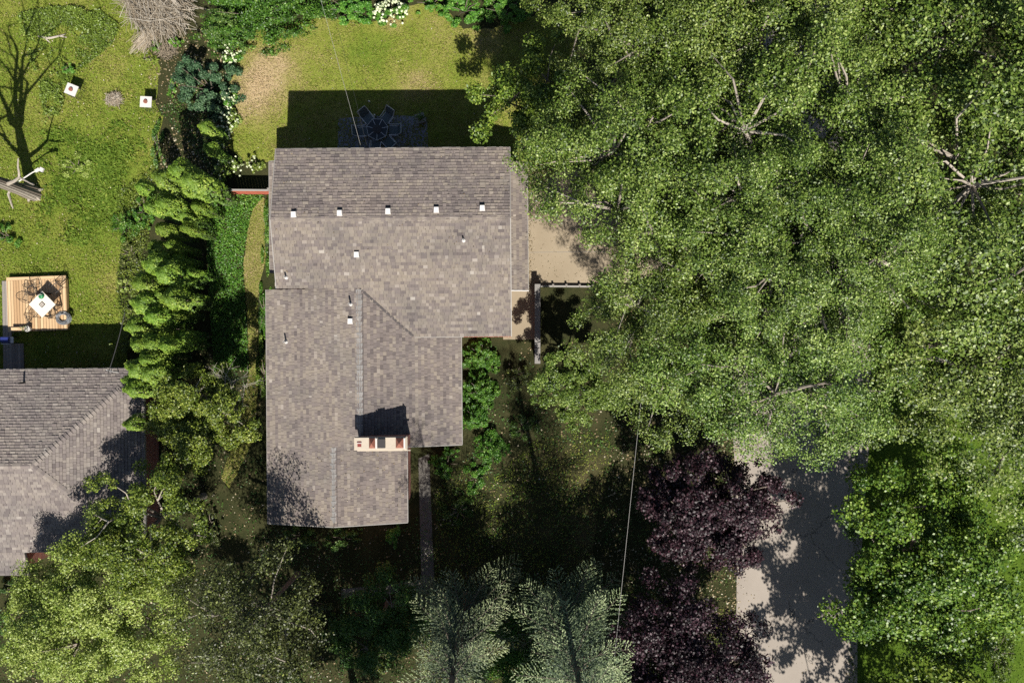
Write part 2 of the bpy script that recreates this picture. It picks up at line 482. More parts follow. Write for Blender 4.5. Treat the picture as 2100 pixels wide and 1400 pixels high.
# driveway joints, thin raised tar strips
for i, yj in enumerate((4.55, 6.2, 7.8)):
    b = MB(); b.add([(0.8,yj,0.0125),(11.2,yj+.1,0.0125),(11.2,yj+.118,0.0125),(0.8,yj+.018,0.0125)], [(0,1,2,3)])
    tag(b.build('driveway_joint', M['coping']), kind='structure')

# ------------------------------------------------------------------ houses
rng = np.random.RandomState(11)
def plane_shingles(poly, eave_dir, rs, tone=0.0, expo=0.142, wmin=0.11, wmax=0.27, th=0.036):
    """poly: planar 3-D polygon (roof plane). Returns a list of (6 verts, tint)."""
    poly = [Vector(p) for p in poly]
    n = Vector((0,0,0))
    for i in range(len(poly)):
        a, b = poly[i], poly[(i+1) % len(poly)]
        n += a.cross(b)
    n.normalize()
    if n.z < 0: n = -n
    u = Vector(eave_dir).normalized()
    v = n.cross(u).normalized()
    if v.z < 0: v = -v
    o = poly[0]
    q = [((p-o).dot(u), (p-o).dot(v)) for p in poly]
    v0 = min(p[1] for p in q); v1 = max(p[1] for p in q)
    out = []
    row = 0; vv = v0
    while vv < v1 - 0.02:
        vt = min(vv + expo, v1)
        vm = (vv + vt) / 2
        xs = []
        for i in range(len(q)):
            (a0, b0), (a1, b1) = q[i], q[(i+1) % len(q)]
            if (b0 > vm) != (b1 > vm):
                xs.append(a0 + (vm-b0)/(b1-b0)*(a1-a0))
        xs.sort()
        rowt = rs.normal(0, 0.05)
        for k in range(0, len(xs)-1, 2):
            x = xs[k] - rs.uniform(0, wmax); x1 = xs[k+1]
            while x < x1:
                w = rs.uniform(wmin, wmax)
                a = max(x, xs[k]); b = min(x+w, x1)
                x += w
                if b - a < 0.03: continue
                t = th * rs.uniform(0.55, 1.35)
                up = min(vt + 0.02, v1)
                dv = rs.uniform(-0.006, 0.006)
                g = 0.005
                vs = [o+u*(a+g)+v*(vv+dv), o+u*(b-g)+v*(vv+dv),
                      o+u*(a+g)+v*(vv+dv)+n*t, o+u*(b-g)+v*(vv+dv)+n*t,
                      o+u*(a+g)+v*up+n*0.002, o+u*(b-g)+v*up+n*0.002]
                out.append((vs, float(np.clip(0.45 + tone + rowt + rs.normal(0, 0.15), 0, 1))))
        vv = vt; row += 1
    return out
SH_F = [(2,3,5,4),(0,1,3,2),(0,2,4),(1,5,3)]

def roof(parent, planes, mat, rs, singles=300, first=0, tones=None, th=0.14):
    """a roof part with a slab per plane; 'singles' shingles of one plane become objects of their own under it"""
    slab = MB()
    for poly, d in planes:
        n = len(poly); top = [Vector(p) - Vector((0,0,0.006)) for p in poly]; bot = [p - Vector((0,0,th)) for p in top]
        slab.add(top + bot, [tuple(range(n)), tuple(range(2*n-1, n-1, -1))] + [(i, (i+1) % n, n+(i+1) % n, n+i) for i in range(n)])
    ro = slab.build('roof', M['underlay'], parent)
    field = MB()
    left = singles
    for i, (poly, d) in enumerate(planes):
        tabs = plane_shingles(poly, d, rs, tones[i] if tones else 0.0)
        if i == first:
            tabs.sort(key=lambda s: -s[0][0].z)
            one, tabs = tabs[:left], tabs[left:]
            for vs, t in one:
                c = sum(vs, Vector()) / 6
                b = MB(); b.add([p - c for p in vs], SH_F, t)
                me = bpy.data.meshes.new('shingle'); me.from_pydata(b.v, [], b.f)
                at = me.attributes.new('tint', 'FLOAT', 'FACE'); at.data.foreach_set('value', b.t)
                me.materials.append(mat)
                so = link('shingle', me, None, ro); so.location = c
        for vs, t in tabs: field.add(vs, SH_F, t)
    fo = field.build('shingle_field', mat, ro)
    tag(fo, kind='stuff')
    return ro

def caps(parent, a, b, n1, n2, mat, rs, wid=0.17, step=0.15, th=0.02, name='ridge_cap', lift=0.02):
    """ridge or hip cap pieces from a to b, bent over the two planes with normals n1, n2"""
    a = Vector(a); b = Vector(b); d = (b-a).normalized(); L = (b-a).length
    n1 = Vector(n1).normalized(); n2 = Vector(n2).normalized(); nn = (n1+n2).normalized()
    s1 = n1.cross(d).normalized(); s2 = n2.cross(d).normalized()
    if s1.dot(n2) > 0: s1 = -s1
    if s2.dot(n1) > 0: s2 = -s2
    k = int(L/step)
    for i in range(k):
        p = a + d*(i*step); q = a + d*((i+1)*step + 0.03)
        h0 = nn*(lift+th+rs.uniform(0,.006)); h1 = nn*(lift*0.6)
        v = [p+s1*wid+h0*0.9, p+h0, p+s2*wid+h0*0.9, q+s1*wid+h1*0.8, q+h1, q+s2*wid+h1*0.8,
             p+s1*wid, p, p+s2*wid]
        m = MB(); c = (p+q)/2
        m.add([x-c for x in v], [(0,1,4,3),(1,2,5,4),(0,6,7,1),(1,7,8,2),(0,3,6),(2,8,5)], float(np.clip(rs.normal(.5,.16),0,1)))
        o = m.build(name, mat, parent); o.location = c

house = empty('brick_house', (-5.5, 1.0, 0), math.radians(0.45), 'large brick house with greyish brown shingled roofs and a wide chimney', 'house')
OFF = Vector((5.5, -1.0, 0))
def HP(x, y, z): return Vector((x, y, z)) + OFF
XW, XE, YN, YR, YS = -10.47, -0.05, 8.60, 5.36, 0.20
PM = 0.265; ZR = 6.05
zm = lambda y: ZR - PM*abs(YR - y)
YJ = 2.42; RX = -6.8; ZWR = zm(YJ); EW, EE, EF = -11.28, -2.35, -4.88
PW = 0.25; ZE = ZWR - PW*(RX-EW)
zw = lambda x: ZWR - PW*abs(x-RX)
RXF = (EW+EF)/2; ZRF = ZE + PW*(RXF-EW)
zf = lambda x: ZRF - PW*abs(x-RXF)
YB, YF = -4.75, -8.30
vx = lambda y: RX + (ZWR - zm(y))/PW
pl = [
 ([HP(XW,YJ,zm(YJ)),HP(RX,YJ,zm(YJ)),HP(vx(YS),YS,zm(YS)),HP(XE,YS,zm(YS)),HP(XE,YR,ZR),HP(XW,YR,ZR)], (1,0,0)),
 ([HP(XW,YN,zm(YN)),HP(XE,YN,zm(YN)),HP(XE,YR,ZR),HP(XW,YR,ZR)], (1,0,0)),
 ([HP(EW,YJ,ZE),HP(EW,YF,ZE),HP(RXF,YF,ZRF),HP(RXF,YB,ZRF),HP(RX,YB,ZWR),HP(RX,YJ,ZWR)], (0,1,0)),
 ([HP(RX,YJ,ZWR),HP(RX,YB,ZWR),HP(EE,YB,zw(EE)),HP(EE,0.466,zw(EE)),HP(vx(0.466),0.466,zm(0.466))], (0,1,0)),
 ([HP(RXF,YF,ZRF),HP(EF,YF,ZE),HP(EF,YB+.02,ZE),HP(RXF,YB+.02,ZRF)], (0,1,0)),
]
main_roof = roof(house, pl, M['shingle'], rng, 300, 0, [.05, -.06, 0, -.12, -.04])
# the two pent roofs
pent_w = [([HP(-11.48,3.30,2.89),HP(-10.05,3.30,3.25),HP(-10.05,8.58,3.25),HP(-11.48,8.58,2.89)], (0,1,0))]
pent_e = [([HP(0.77,2.39,2.89),HP(-0.45,2.39,3.22),HP(-0.45,8.50,3.22),HP(0.77,8.50,2.89)], (0,1,0))]
for pp in (pent_w, pent_e):
    o = roof(house, pp, M['shingle'], rng, 0, 5); o.name = 'pent_roof'
# ridge caps
caps(main_roof, HP(XW,YR,ZR), HP(XE,YR,ZR), (0,PM,1), (0,-PM,1), M['shingle'], rng, 0.15, 0.2, 0.008, lift=0.008)
caps(main_roof, HP(RX,YJ-.1,ZWR), HP(RX,YB,ZWR), (-PW,0,1), (PW,0,1), M['metalcap'], rng, 0.15, 0.24, 0.010, lift=0.012)
caps(main_roof, HP(RXF,YB,ZRF), HP(RXF,YF,ZRF), (-PW,0,1), (PW,0,1), M['metalcap'], rng, 0.15, 0.24, 0.010, lift=0.012)
b = MB(); b.beam(HP(RX+.12,YJ-.14,zm(YJ-.14)+.036), HP(vx(YS)-.05,YS+.05,zm(YS)+.040), 0.10, 0.02, .0)
b.build('valley_strip', M['underlay'], main_roof)
for xa, ya, yb, za in ((RX+.155,YJ-.3,YB,ZWR-.035),(RXF+.155,YB,YF,ZRF-.035)):
    b = MB(); b.beam(HP(xa,ya,za+.028), HP(xa,yb,za+.028), .025, .02); b.build('ridge_shade_strip', M['underlay'], main_roof)  # dark strip added for the thin shadow line along the cap edge
# walls
b = MB()
b.prism([(p[0]+OFF.y, p[1]) for p in ((8.2,0),(8.2,zm(8.2)-.16),(YR,ZR-.17),(2.78,zm(2.78)-.16),(2.78,0))], 'x', -10.05+OFF.x, -0.45+OFF.x)
b.prism([(p[0]+OFF.y, p[1]) for p in ((2.77,0),(2.77,zm(2.77)-.16),(0.6,zm(0.6)-.16),(0.6,0))], 'x', -4.4+OFF.x, -0.45+OFF.x)
b.prism([(p[0]+OFF.x, p[1]) for p in ((-10.9,0),(-10.9,zw(-10.9)-.16),(RX,ZWR-.17),(-2.75,zw(-2.75)-.16),(-2.75,0))], 'y', -4.40+OFF.y, 2.76+OFF.y)
b.prism([(p[0]+OFF.x, p[1]) for p in ((-10.9,0),(-10.9,zf(-10.9)-.16),(RXF,ZRF-.17),(-5.25,zf(-5.25)-.16),(-5.25,0))], 'y', -7.95+OFF.y, -4.41+OFF.y)
b.build('wall', M['brick'], house)
# fascia boards and gutters
def fascia(a, c, w=0.035, h=0.17, mat='fascia', name='fascia', dz=-0.075):
    b = MB(); b.beam(Vector(a)+Vector((0,0,dz)), Vector(c)+Vector((0,0,dz)), w, h); b.build(name, M[mat], house)
fascia(HP(XW,YN+.02,zm(YN)), HP(XE,YN+.02,zm(YN)))
fascia(HP(XW-.02,YN,zm(YN)), HP(XW-.02,YR,ZR)); fascia(HP(XW-.02,YR,ZR), HP(XW-.02,YJ,zm(YJ)))
fascia(HP(XE+.02,YN,zm(YN)), HP(XE+.02,YR,ZR)); fascia(HP(XE+.02,YR,ZR), HP(XE+.02,YS,zm(YS)))
fascia(HP(vx(YS),YS-.02,zm(YS)), HP(-2.2,YS-.02,zm(YS))); fascia(HP(-2.2,YS-.02,zm(YS)), HP(XE,YS-.02,zm(YS)), mat='brick', w=.02)
fascia(HP(EW-.02,YJ,ZE), HP(EW-.02,YF,ZE)); fascia(HP(EE+.02,YB,ZE), HP(EE+.02,.45,ZE)); fascia(HP(EF+.02,YF,ZE), HP(EF+.02,YB,ZE))
fascia(HP(EW,YF-.02,ZE), HP(RXF,YF-.02,ZRF)); fascia(HP(RXF,YF-.02,ZRF), HP(EF,YF-.02,ZE))
fascia(HP(RX,YB-.02,ZWR), HP(EE,YB-.02,zw(EE)))
fascia(HP(-11.5,3.3,2.89), HP(-11.5,8.58,2.89), 0.05, 0.12, name='gutter'); fascia(HP(0.79,2.39,2.89), HP(0.79,8.5,2.89), 0.04, 0.12, name='gutter')
fascia(HP(-0.45,2.36,3.22), HP(0.8,2.36,2.89), 0.05, 0.13, 'white', 'gable_board', -0.03)
fascia(HP(-11.5,8.61,2.89), HP(-10.05,8.61,3.25), 0.04, 0.13)
# windows and doors in the outer walls
def window(x, y, z, w, h, axis):
    m = MB(); t = 0.03
    if axis == 'y': m.box(x-w/2, x+w/2, y-t, y+t, z, z+h)
    else: m.box(x-t, x+t, y-w/2, y+w/2, z, z+h)
    o = m.build('window', M['white'], house)
    g = MB(); t = 0.036
    for k in (-1, 1):
        if axis == 'y': g.box(x+k*w/4-w/4+.05, x+k*w/4+w/4-.04, y-t, y+t, z+.06, z+h-.06)
        else: g.box(x-t, x+t, y+k*w/4-w/4+.05, y+k*w/4+w/4-.04, z+.06, z+h-.06)
    g.build('pane', M['glass'], o)
for x, z in ((-9,3.4),(-6.5,3.4),(-4,3.4),(-1.8,3.4),(-9,1.0),(-3,1.0)):
    q = HP(x, 8.2, z); window(q.x, q.y, q.z, 1.2, 1.1, 'y')
for x, y, z, a in ((-0.45,7,3.6,'x'),(-0.45,4,3.6,'x'),(-2.0,0.6,2.7,'y'),(-2.75,-2.5,2.2,'x'),(-7.5,-7.95,1.4,'y'),(-9.5,-7.95,1.4,'y'),(-10.9,-2,2.3,'x'),(-10.9,-6,2.3,'x')):
    q = HP(x, y, z); window(q.x, q.y, q.z, 1.3, 1.2, a)
q = HP(-0.45, 1.6, 0.02); m = MB(); m.box(q.x-.03, q.x+.04, q.y-.5, q.y+.5, 0.02, 2.1); dr = m.build('door', M['redpaint'], house)
m = MB(); m.box(q.x+.04, q.x+.09, q.y+.36, q.y+.40, 1.0, 1.12); m.build('handle', M['greymetal'], dr)

# chimney: brick stack, cream crown with its flues and caps
CX0, CX1, CY0, CY1, CZ = -6.84, -4.60, -4.66, -4.14, 6.38
ch = MB(); q0 = HP(CX0+.05, CY0+.05, 0); q1 = HP(CX1-.04, CY1-.05, 0)
ch.box(q0.x, q1.x, q0.y, q1.y, 2.2, CZ-.12)
q2 = HP(-5.05, 0, 0); ch.box(q2.x, q1.x+.03, q0.y-.03, q1.y, 0, 4.1)
chim = ch.build('chimney', M['brick'], house)
cr = MB(); a = HP(CX0, CY0, 0); c = HP(CX1, CY1, 0)
cr.box(a.x, c.x, a.y, c.y, CZ-.12, CZ-.02); cr.box(a.x-.03, c.x+.03, a.y-.03, c.y+.03, CZ-.17, CZ-.121)
cro = cr.build('crown', M['cream'], chim)
ww = c.x - a.x; ym = (a.y+c.y)/2
def flue_at(f): return a.x + ww*f
m = MB(); m.box(flue_at(.06), flue_at(.135), ym-.13, ym+.10, CZ-.02, CZ+.002); m.build('flue_hole', M['flue'], chim)
m = MB(); m.box(flue_at(.052), flue_at(.143), ym+.02, ym+.05, CZ-.02, CZ+.03); m.build('flue_bar', M['white'], chim)
def pyramid(f0, f1, hgt, mat):
    x0, x1 = flue_at(f0), flue_at(f1); y0, y1 = a.y+.07, c.y-.02
    m = MB(); cx, cy = (x0+x1)/2, (y0+y1)/2
    m.add([(x0,y0,CZ+.02),(x1,y0,CZ+.02),(x1,y1,CZ+.02),(x0,y1,CZ+.02),(cx,cy,CZ+.02+hgt),(x0,y0,CZ-.02),(x1,y0,CZ-.02),(x1,y1,CZ-.02),(x0,y1,CZ-.02)],
          [(0,1,4),(1,2,4),(2,3,4),(3,0,4),(0,5,6,1),(1,6,7,2),(2,7,8,3),(3,8,5,0)])
    m.build('flue_cap', mat, chim)
pyramid(.285, .40, .20, M['rust']); pyramid(.80, .95, .22, M['rust'])
m = MB(); m.box(flue_at(.46), flue_at(.60), a.y+.09, c.y-.04, CZ-.02, CZ+.16); m.build('flue_cap', M['darkmetal'], chim)
m = MB(); m.box(flue_at(.415), flue_at(.445), a.y+.06, c.y-.02, CZ-.02, CZ+.10); m.build('cap_fin', M['white'], chim)
m = MB(); m.box(flue_at(.955), flue_at(.985), a.y+.06, c.y-.02, CZ-.02, CZ+.10); m.build('cap_fin', M['white'], chim)
m = MB(); m.box(a.x+.1, c.x+.16, a.y-.075, a.y-.031, CZ-.20, CZ-.13); m.build('ledge', M['cream'], chim)

# roof vents and pipes stand on the roof as parts of it
def roofz(x, y):
    if y > YJ or (x > vx(max(min(y, YJ), YS)) and y > YS): return zm(y)
    return zf(x) if y < YB else zw(x)
def hit_roof(px, py):
    z = 5.3
    for _ in range(6):
        p = P(px, py, z); q = p
        z = roofz(p.x, p.y)
    return Vector((q.x, q.y, z))
def box_vent(px, py):
    p = hit_roof(px, py) + OFF
    m = MB()
    m.box(p.x-.11, p.x+.11, p.y-.12, p.y+.10, p.z-.04, p.z+.07)
    m.add([(p.x-.125,p.y-.145,p.z+.07),(p.x+.125,p.y-.145,p.z+.07),(p.x+.11,p.y+.125,p.z+.10),(p.x-.11,p.y+.125,p.z+.10),
           (p.x-.11,p.y-.12,p.z+.14),(p.x+.11,p.y-.12,p.z+.14),(p.x+.095,p.y+.09,p.z+.17),(p.x-.095,p.y+.09,p.z+.17)],
          [(3,2,1,0),(4,5,6,7),(0,1,5,4),(1,2,6,5),(2,3,7,6),(3,0,4,7)])
    o = m.build('roof_vent', M['lead'], main_roof)
    d = MB(); d.box(p.x-.11, p.x+.11, p.y+.13, p.y+.156, p.z+.0, p.z+.09); d.build('vent_grille', M['darkmetal'], o)
for x, y in ((605,438),(699,436),(798,433),(897,431),(991,428),(733,521),(719,657)): box_vent(x, y)
def pipe(px, py, h=0.42):
    p = hit_roof(px, py) + OFF
    m = MB(); m.lathe([(0.11,-.05),(0.09,0.04),(0.065,0.10),(0.055,0.12)], 12, p)
    o = m.build('pipe_boot', M['lead'], main_roof)
    m = MB(); m.lathe([(0.04,0),(0.04,h)], 10, p); m.build('pipe', M['white'], o)
    m = MB(); m.lathe([(0.028,h),(0.028,h+.003)], 10, p); m.build('pipe_mouth', M['darkmetal'], o)
pipe(952,494,.30); pipe(588,567,.34); pipe(720,623,.46); pipe(587,699,.46)

# neighbour's house with hipped roof
nb = empty('hip_roof_house', (-24,-5.6,0), math.radians(0.6), 'low neighbouring house with hipped pale brown shingle roof beside the cedars', 'house')
NO = Vector((24, 5.6, 0))
def NP(x, y, z): return Vector((x,y,z)) + NO
ny0, ny1, nx1, nze = -1.35, -10.05, -17.6, 2.7
nrun = (ny0-ny1)/2; nyr = (ny0+ny1)/2; nzr = nze + .38*nrun; nax = nx1 - nrun; nxw = -36.0
npl = [
 ([NP(nxw,ny0,nze),NP(nx1,ny0,nze),NP(nax,nyr,nzr),NP(nxw,nyr,nzr)], (1,0,0)),
 ([NP(nxw,ny1,nze),NP(nx1,ny1,nze),NP(nax,nyr,nzr),NP(nxw,nyr,nzr)], (1,0,0)),
 ([NP(nx1,ny0,nze),NP(nx1,ny1,nze),NP(nax,nyr,nzr)], (0,1,0)),
 ([NP(nxw,ny1-1.25,nze-.45),NP(-23.4,ny1-1.25,nze-.45),NP(-23.4,ny1+.02,nze-.05),NP(nxw,ny1+.02,nze-.05)], (1,0,0)),
]
nroof = roof(nb, npl, M['shingle2'], rng, 300, 0)
caps(nroof, NP(nx1,ny0,nze), NP(nax,nyr,nzr), (0,.38,1), (.38,0,1), M['shingle2'], rng, 0.15, 0.19, 0.035, 'hip_cap')
caps(nroof, NP(nx1,ny1,nze), NP(nax,nyr,nzr), (0,-.38,1), (.38,0,1), M['shingle2'], rng, 0.15, 0.19, 0.035, 'hip_cap')
caps(nroof, NP(-27,nyr,nzr), NP(nax,nyr,nzr), (0,.38,1), (0,-.38,1), M['shingle2'], rng, 0.15, 0.19, 0.035)
b = MB(); q = NP(nxw+.5,ny1+.5,0); r_ = NP(nx1-.5,ny0-.5,0); b.box(q.x, r_.x, q.y, r_.y, 0, nze-.16); b.build('wall', M['brick'], nb)
q = NP(nxw+.5,ny1-.95,0); r_ = NP(-23.8,ny1+.49,0); b = MB(); b.box(q.x, r_.x, q.y, r_.y, 0, nze-.62); b.build('porch_wall', M['brick'], nb)
def nfas(a, c):
    b = MB(); b.beam(a-Vector((0,0,.08)), c-Vector((0,0,.08)), .04, .16); b.build('fascia', M['fascia'], nb)
nfas(NP(nxw,ny0+.02,nze), NP(nx1,ny0+.02,nze)); nfas(NP(nx1+.02,ny0,nze), NP(nx1+.02,ny1,nze)); nfas(NP(-23.4,ny1-.02,nze), NP(nx1,ny1-.02,nze))
# vent pipe and aerial bracket on that roof
def nroofz(x, y): return nze + .38*min(ny0-y, y-ny1, nx1-x)
p = P(50,785,3.0); p.z = nroofz(p.x,p.y); p += NO
m = MB(); m.lathe([(0.10,-.05),(0.05,.05),(0.045,.45)], 10, p); m.build('vent_pipe', M['darkmetal'], nroof)
p = P(237,766,2.8); p.z = nroofz(p.x,p.y); p += NO
m = MB()
m.tube([p+Vector((-.18,.0,.02)), p+Vector((0,.1,.55)), p+Vector((.18,0,.02))], .02, 6); m.tube([p+Vector((0,.1,.3)), p+Vector((.02,.15,.8))], .025, 6)
m.build('aerial_bracket', M['greymetal'], nroof)

# ------------------------------------------------------------------ fences, walls
def red_fence(name, a, b, h, label, n, group=None):
    a = Vector(a); b = Vector(b); d = (b-a); L = d.length; ang = math.atan2(d.y, d.x)
    e = empty(name, (a.x, a.y, 0), ang, label, 'fence', group)
    cuts = [0, .30, .83, 1.0] if n == 3 else [i/n for i in range(n+1)]
    for i in range(len(cuts)-1):
        x0, x1 = cuts[i]*L + .03, cuts[i+1]*L - .03
        k = max(1, round((x1-x0)/.145))
        for j in range(k):
            m = MB(); w = (x1-x0)/k
            m.box(x0+j*w+.004, x0+(j+1)*w-.004, -.012, .012, .05, h-.04, random.Random(i*31+j).uniform(.3,.8)); m.build('board', M['redpaint'], e)
        m = MB(); m.box(x0-.02, x1+.02, -.045, .045, h-.04, h); m.build('top_rail', M['fascia'], e)
    for c in cuts:
        m = MB(); m.box(c*L-.05, c*L+.05, .02, .11, 0, h+.05); m.build('post', M['greywood'], e)
random.seed(4)
red_fence('red_fence', P(440,398), (-11.5, 7.52, 0), 1.15, 'red painted board fence joining the brick house to the cedars', 3)
red_fence('red_fence', (1.42, 2.82, 0), P(1215,588), 0.2, 'low red timber edging between the driveway and the shaded front yard', 4)
gw = empty('garden_wall', (1.28, 1.3, 0), 0, 'low grey stone garden wall with flat coping beside the driveway end', 'wall')
m = MB(); m.box(-.10,.10,-2.4,1.55,0,.85); m.build('wall_body', M['brick'], gw)
for i in range(5):
    m = MB(); m.box(-.14,.14,-2.42+i*.80+.008,-2.42+(i+1)*.80-.008,.85,.92); m.build('coping', M['coping'], gw)

# ------------------------------------------------------------------ deck, its furniture
DZ = 0.32
dk = empty('wooden_deck', P(84,624), math.radians(2.0), 'honey coloured wooden deck behind the neighbouring house', 'deck')
x0, x1, y0, y1 = -1.52, 1.50, -1.36, 1.40
nbd = 20; bw = (x1-x0-.08)/nbd
rr_ = random.Random(8)
for i in range(nbd):
    m = MB(); m.box(x0+.04+i*bw+.011, x0+.04+(i+1)*bw-.011, y0, y1-.16, DZ-.04, DZ+rr_.uniform(-.003,.003), rr_.random()); m.build('deck_board', M['wood'], dk)
m = MB(); m.box(x0, x1, y1-.15, y1, DZ-.04, DZ+.004, .8); m.build('border_board', M['wood'], dk)
m = MB(); m.box(x0, x0+.036, y0, y1-.152, DZ-.2, DZ+.006, .9); m.build('border_board', M['wood'], dk)
m = MB(); m.box(x1-.036, x1, y0, y1-.152, DZ-.2, DZ+.006, .3); m.build('border_board', M['wood'], dk)
m = MB(); m.box(x0+.05, x1-.05, y0+.05, y1-.05, 0, DZ-.045); m.build('deck_base', M['greywood'], dk)
bwk = empty('boardwalk', P(30,690), math.radians(1.0), 'grey weathered boardwalk in the shade beside the wooden deck', 'walkway')
for i in range(7):
    m = MB(); m.box(-.55+i*.15+.005, -.55+(i+1)*.15-.005, -1.7, 2.85 if i < 3 else -.36, .03, .085, rr_.random()); m.build('board', M['greywood'], bwk)
m = MB(); m.box(-.5, .45, -1.6, -.42, 0, .03); m.box(-.5,-.12,-.42,2.8,0,.03); m.build('bearer', M['greywood'], bwk)
# table with a square pale top
TP = P(87,624,1.02)
tb = empty('patio_table', (TP.x, TP.y, DZ), math.radians(45), 'square pale stone-topped patio table on the wooden deck', 'table')
m = MB(); m.box(-.47,.47,-.47,.47,.69,.73); m.build('table_top', M['stone'], tb)
m = MB(); m.box(-.12,.12,-.12,.12,.73,.736); 
lid = m.build('centre_tile', M['darkmetal'], tb)
for k in range(3):
    m = MB(); m.box(-.08+k*.06,-.05+k*.06,-.09,.09,.736,.742); m.build('tile_slot', M['stone'], lid)
for sx in (-1,1):
    for sy in (-1,1):
        m = MB(); m.box(sx*.40-.03,sx*.40+.03,sy*.40-.03,sy*.40+.03,0,.69); m.build('leg', M['darkmetal'], tb)
def wire_chair_mesh():
    parts = []
    s = MB()
    for k in range(7): s.beam((-.2+k*.066,-.21,.43), (-.2+k*.066,.2,.43), .012, .012)
    s.tube([(-.22,-.22,.43),(.22,-.22,.43),(.22,.2,.43),(-.22,.2,.43),(-.22,-.22,.43)], .014, 5)
    parts.append(('seat', s))
    k_ = MB(); pts = []
    for i in range(9):
        a = math.pi*i/8; pts.append((-.22*math.cos(a), .22+.10*math.sin(a)*.6, .45+.48*math.sin(a)**.7))
    k_.tube(pts, .014, 5)
    for i in range(1,8): k_.tube([(-.22+.055*i,.21,.44), pts[i]], .008, 4)
    parts.append(('backrest', k_))
    for sx in (-1,1):
        a = MB(); a.tube([(sx*.22,.26,.68),(sx*.27,.05,.66),(sx*.26,-.2,.64),(sx*.22,-.22,.43)], .013, 5); parts.append(('arm', a))
        for sy in (-1,1):
            l = MB(); l.tube([(sx*.2,sy*.2,.43),(sx*.23,sy*.24,0)], .014, 5); parts.append(('leg', l))
    return [(n, mb.mesh(n, M['darkmetal'])) for n, mb in parts]
WC = wire_chair_mesh()
def put(parts, name, loc, rz, label, cat, group=None):
    e = empty(name, loc, rz, label, cat, group)
    for n, me in parts: link(n, me, None, e)
    return e
def spot(px, py, zz): 
    p = P(px, py, zz); return (p.x, p.y, DZ)
for (px,py), rz, lb in (((66,594),20,'black wire chair at the deck table, beside the green bag'),((57,609),70,'black wire chair at the deck table, nearest the boardwalk'),((118,588),-50,'black wire chair standing in the shadow of the deck table'),
                    ((70,638),150,'black wire chair half under the deck table, towards the potted plant'),((108,640),215,'black wire chair half under the deck table, towards the hose')):
    put(WC, 'wire_chair', spot(px,py,.75), math.radians(rz), lb, 'chair', 'wire chairs around the deck table')
p = P(85,607,1.08)
gb = empty('cloth_bag', (p.x,p.y,DZ+.73), math.radians(20), 'green cloth bag lying on the stone-topped table', 'bag')
m = MB(); m.lathe([(0.0,0),(.13,.0),(.15,.05),(.12,.11),(.05,.14)], 10); bo = m.build('bag_body', M['greenplastic'], gb, True)
m = MB(); m.tube([(-.08,.02,.11),(-.06,.06,.2),(.06,.06,.2),(.08,.02,.11)], .015, 5); m.build('handle', M['white'], gb)
p = P(129,652,DZ+.08)
hs = MB(); pts = []
rh = random.Random(2)
for i in range(300):
    a = i*.23; r = .30 + .085*math.sin(i*.061) + rh.uniform(-.012,.012)
    pts.append((p.x + (r*1.02+.03*math.sin(i*.02))*math.cos(a), p.y + r*.86*math.sin(a), DZ + .03 + .03*(i//28 % 4) + .012*math.sin(i*.7)))
hs.tube(pts, .016, 5)
tag(hs.build('garden_hose', plain('hose', (0.16,0.17,0.18), .35)), 'coiled dark grey garden hose on the wooden deck', 'hose')
p = P(57,674,DZ+.2)
pt = empty('potted_plant', (p.x,p.y,DZ), 0, 'white flower pot with a thin plant at the deck edge', 'plant')
m = MB(); m.lathe([(.10,0),(.14,.24),(.15,.26),(.12,.26),(.11,.22)], 14); m.build('pot', M['white'], pt)
m = MB()
for k in range(6):
    a = k*1.05; m.tube([(0,0,.2),(.06*math.cos(a),.06*math.sin(a),.5),(.16*math.cos(a),.16*math.sin(a),.62+.05*k)], .01, 4)
m.build('stem', M['bark'], pt)
c_ = np.array([(.02+.17*math.cos(k*.7)*rh.uniform(.4,1), .17*math.sin(k*.7)*rh.uniform(.4,1), .3+.4*rh.random()) for k in range(40)])
link('foliage', quads_mesh('foliage', leaf_quads(np.random.RandomState(1), c_, np.random.RandomState(2).normal(size=(40,3))+[0,0,1], .09, .04), np.random.RandomState(3).rand(40), M['green']), None, pt)
p = P(37,674,DZ+.3)
bn = empty('plank_bench', (p.x,p.y,0), math.radians(1), 'pale wooden plank bench beside the white flower pot', 'bench')
m = MB(); m.box(-.40,.32,-.075,.075,.50,.55,.9); m.build('seat', M['wood'], bn)
for sx in (-.3,.22):
    m = MB(); m.box(sx-.03,sx+.03,-.06,.06,.08,.50,.3); m.build('leg', M['wood'], bn)
p = P(14,697,.9)
gr = empty('barbecue_grill', (p.x,p.y,.085), 0, 'dark blue barbecue grill in the shade on the boardwalk', 'grill')
m = MB(); m.box(-.27,.10,-.17,.17,.62,.74); m.prism([(-.17,.74),(.17,.74),(.14,.90),(-.10,.92)], 'x', -.27, .10); m.build('lid', M['blueplastic'], gr)
m = MB(); m.box(.10,.27,-.15,.15,.70,.73); m.build('side_shelf', M['greymetal'], gr)
m = MB(); m.box(-.29,.12,-.20,-.172,.80,.83); m.build('handle', M['greymetal'], gr)
for sx in (-.24,.07):
    for sy in (-.14,.14):
        m = MB(); m.box(sx-.02,sx+.02,sy-.02,sy+.02,0,.62); m.build('leg', M['darkmetal'], gr)

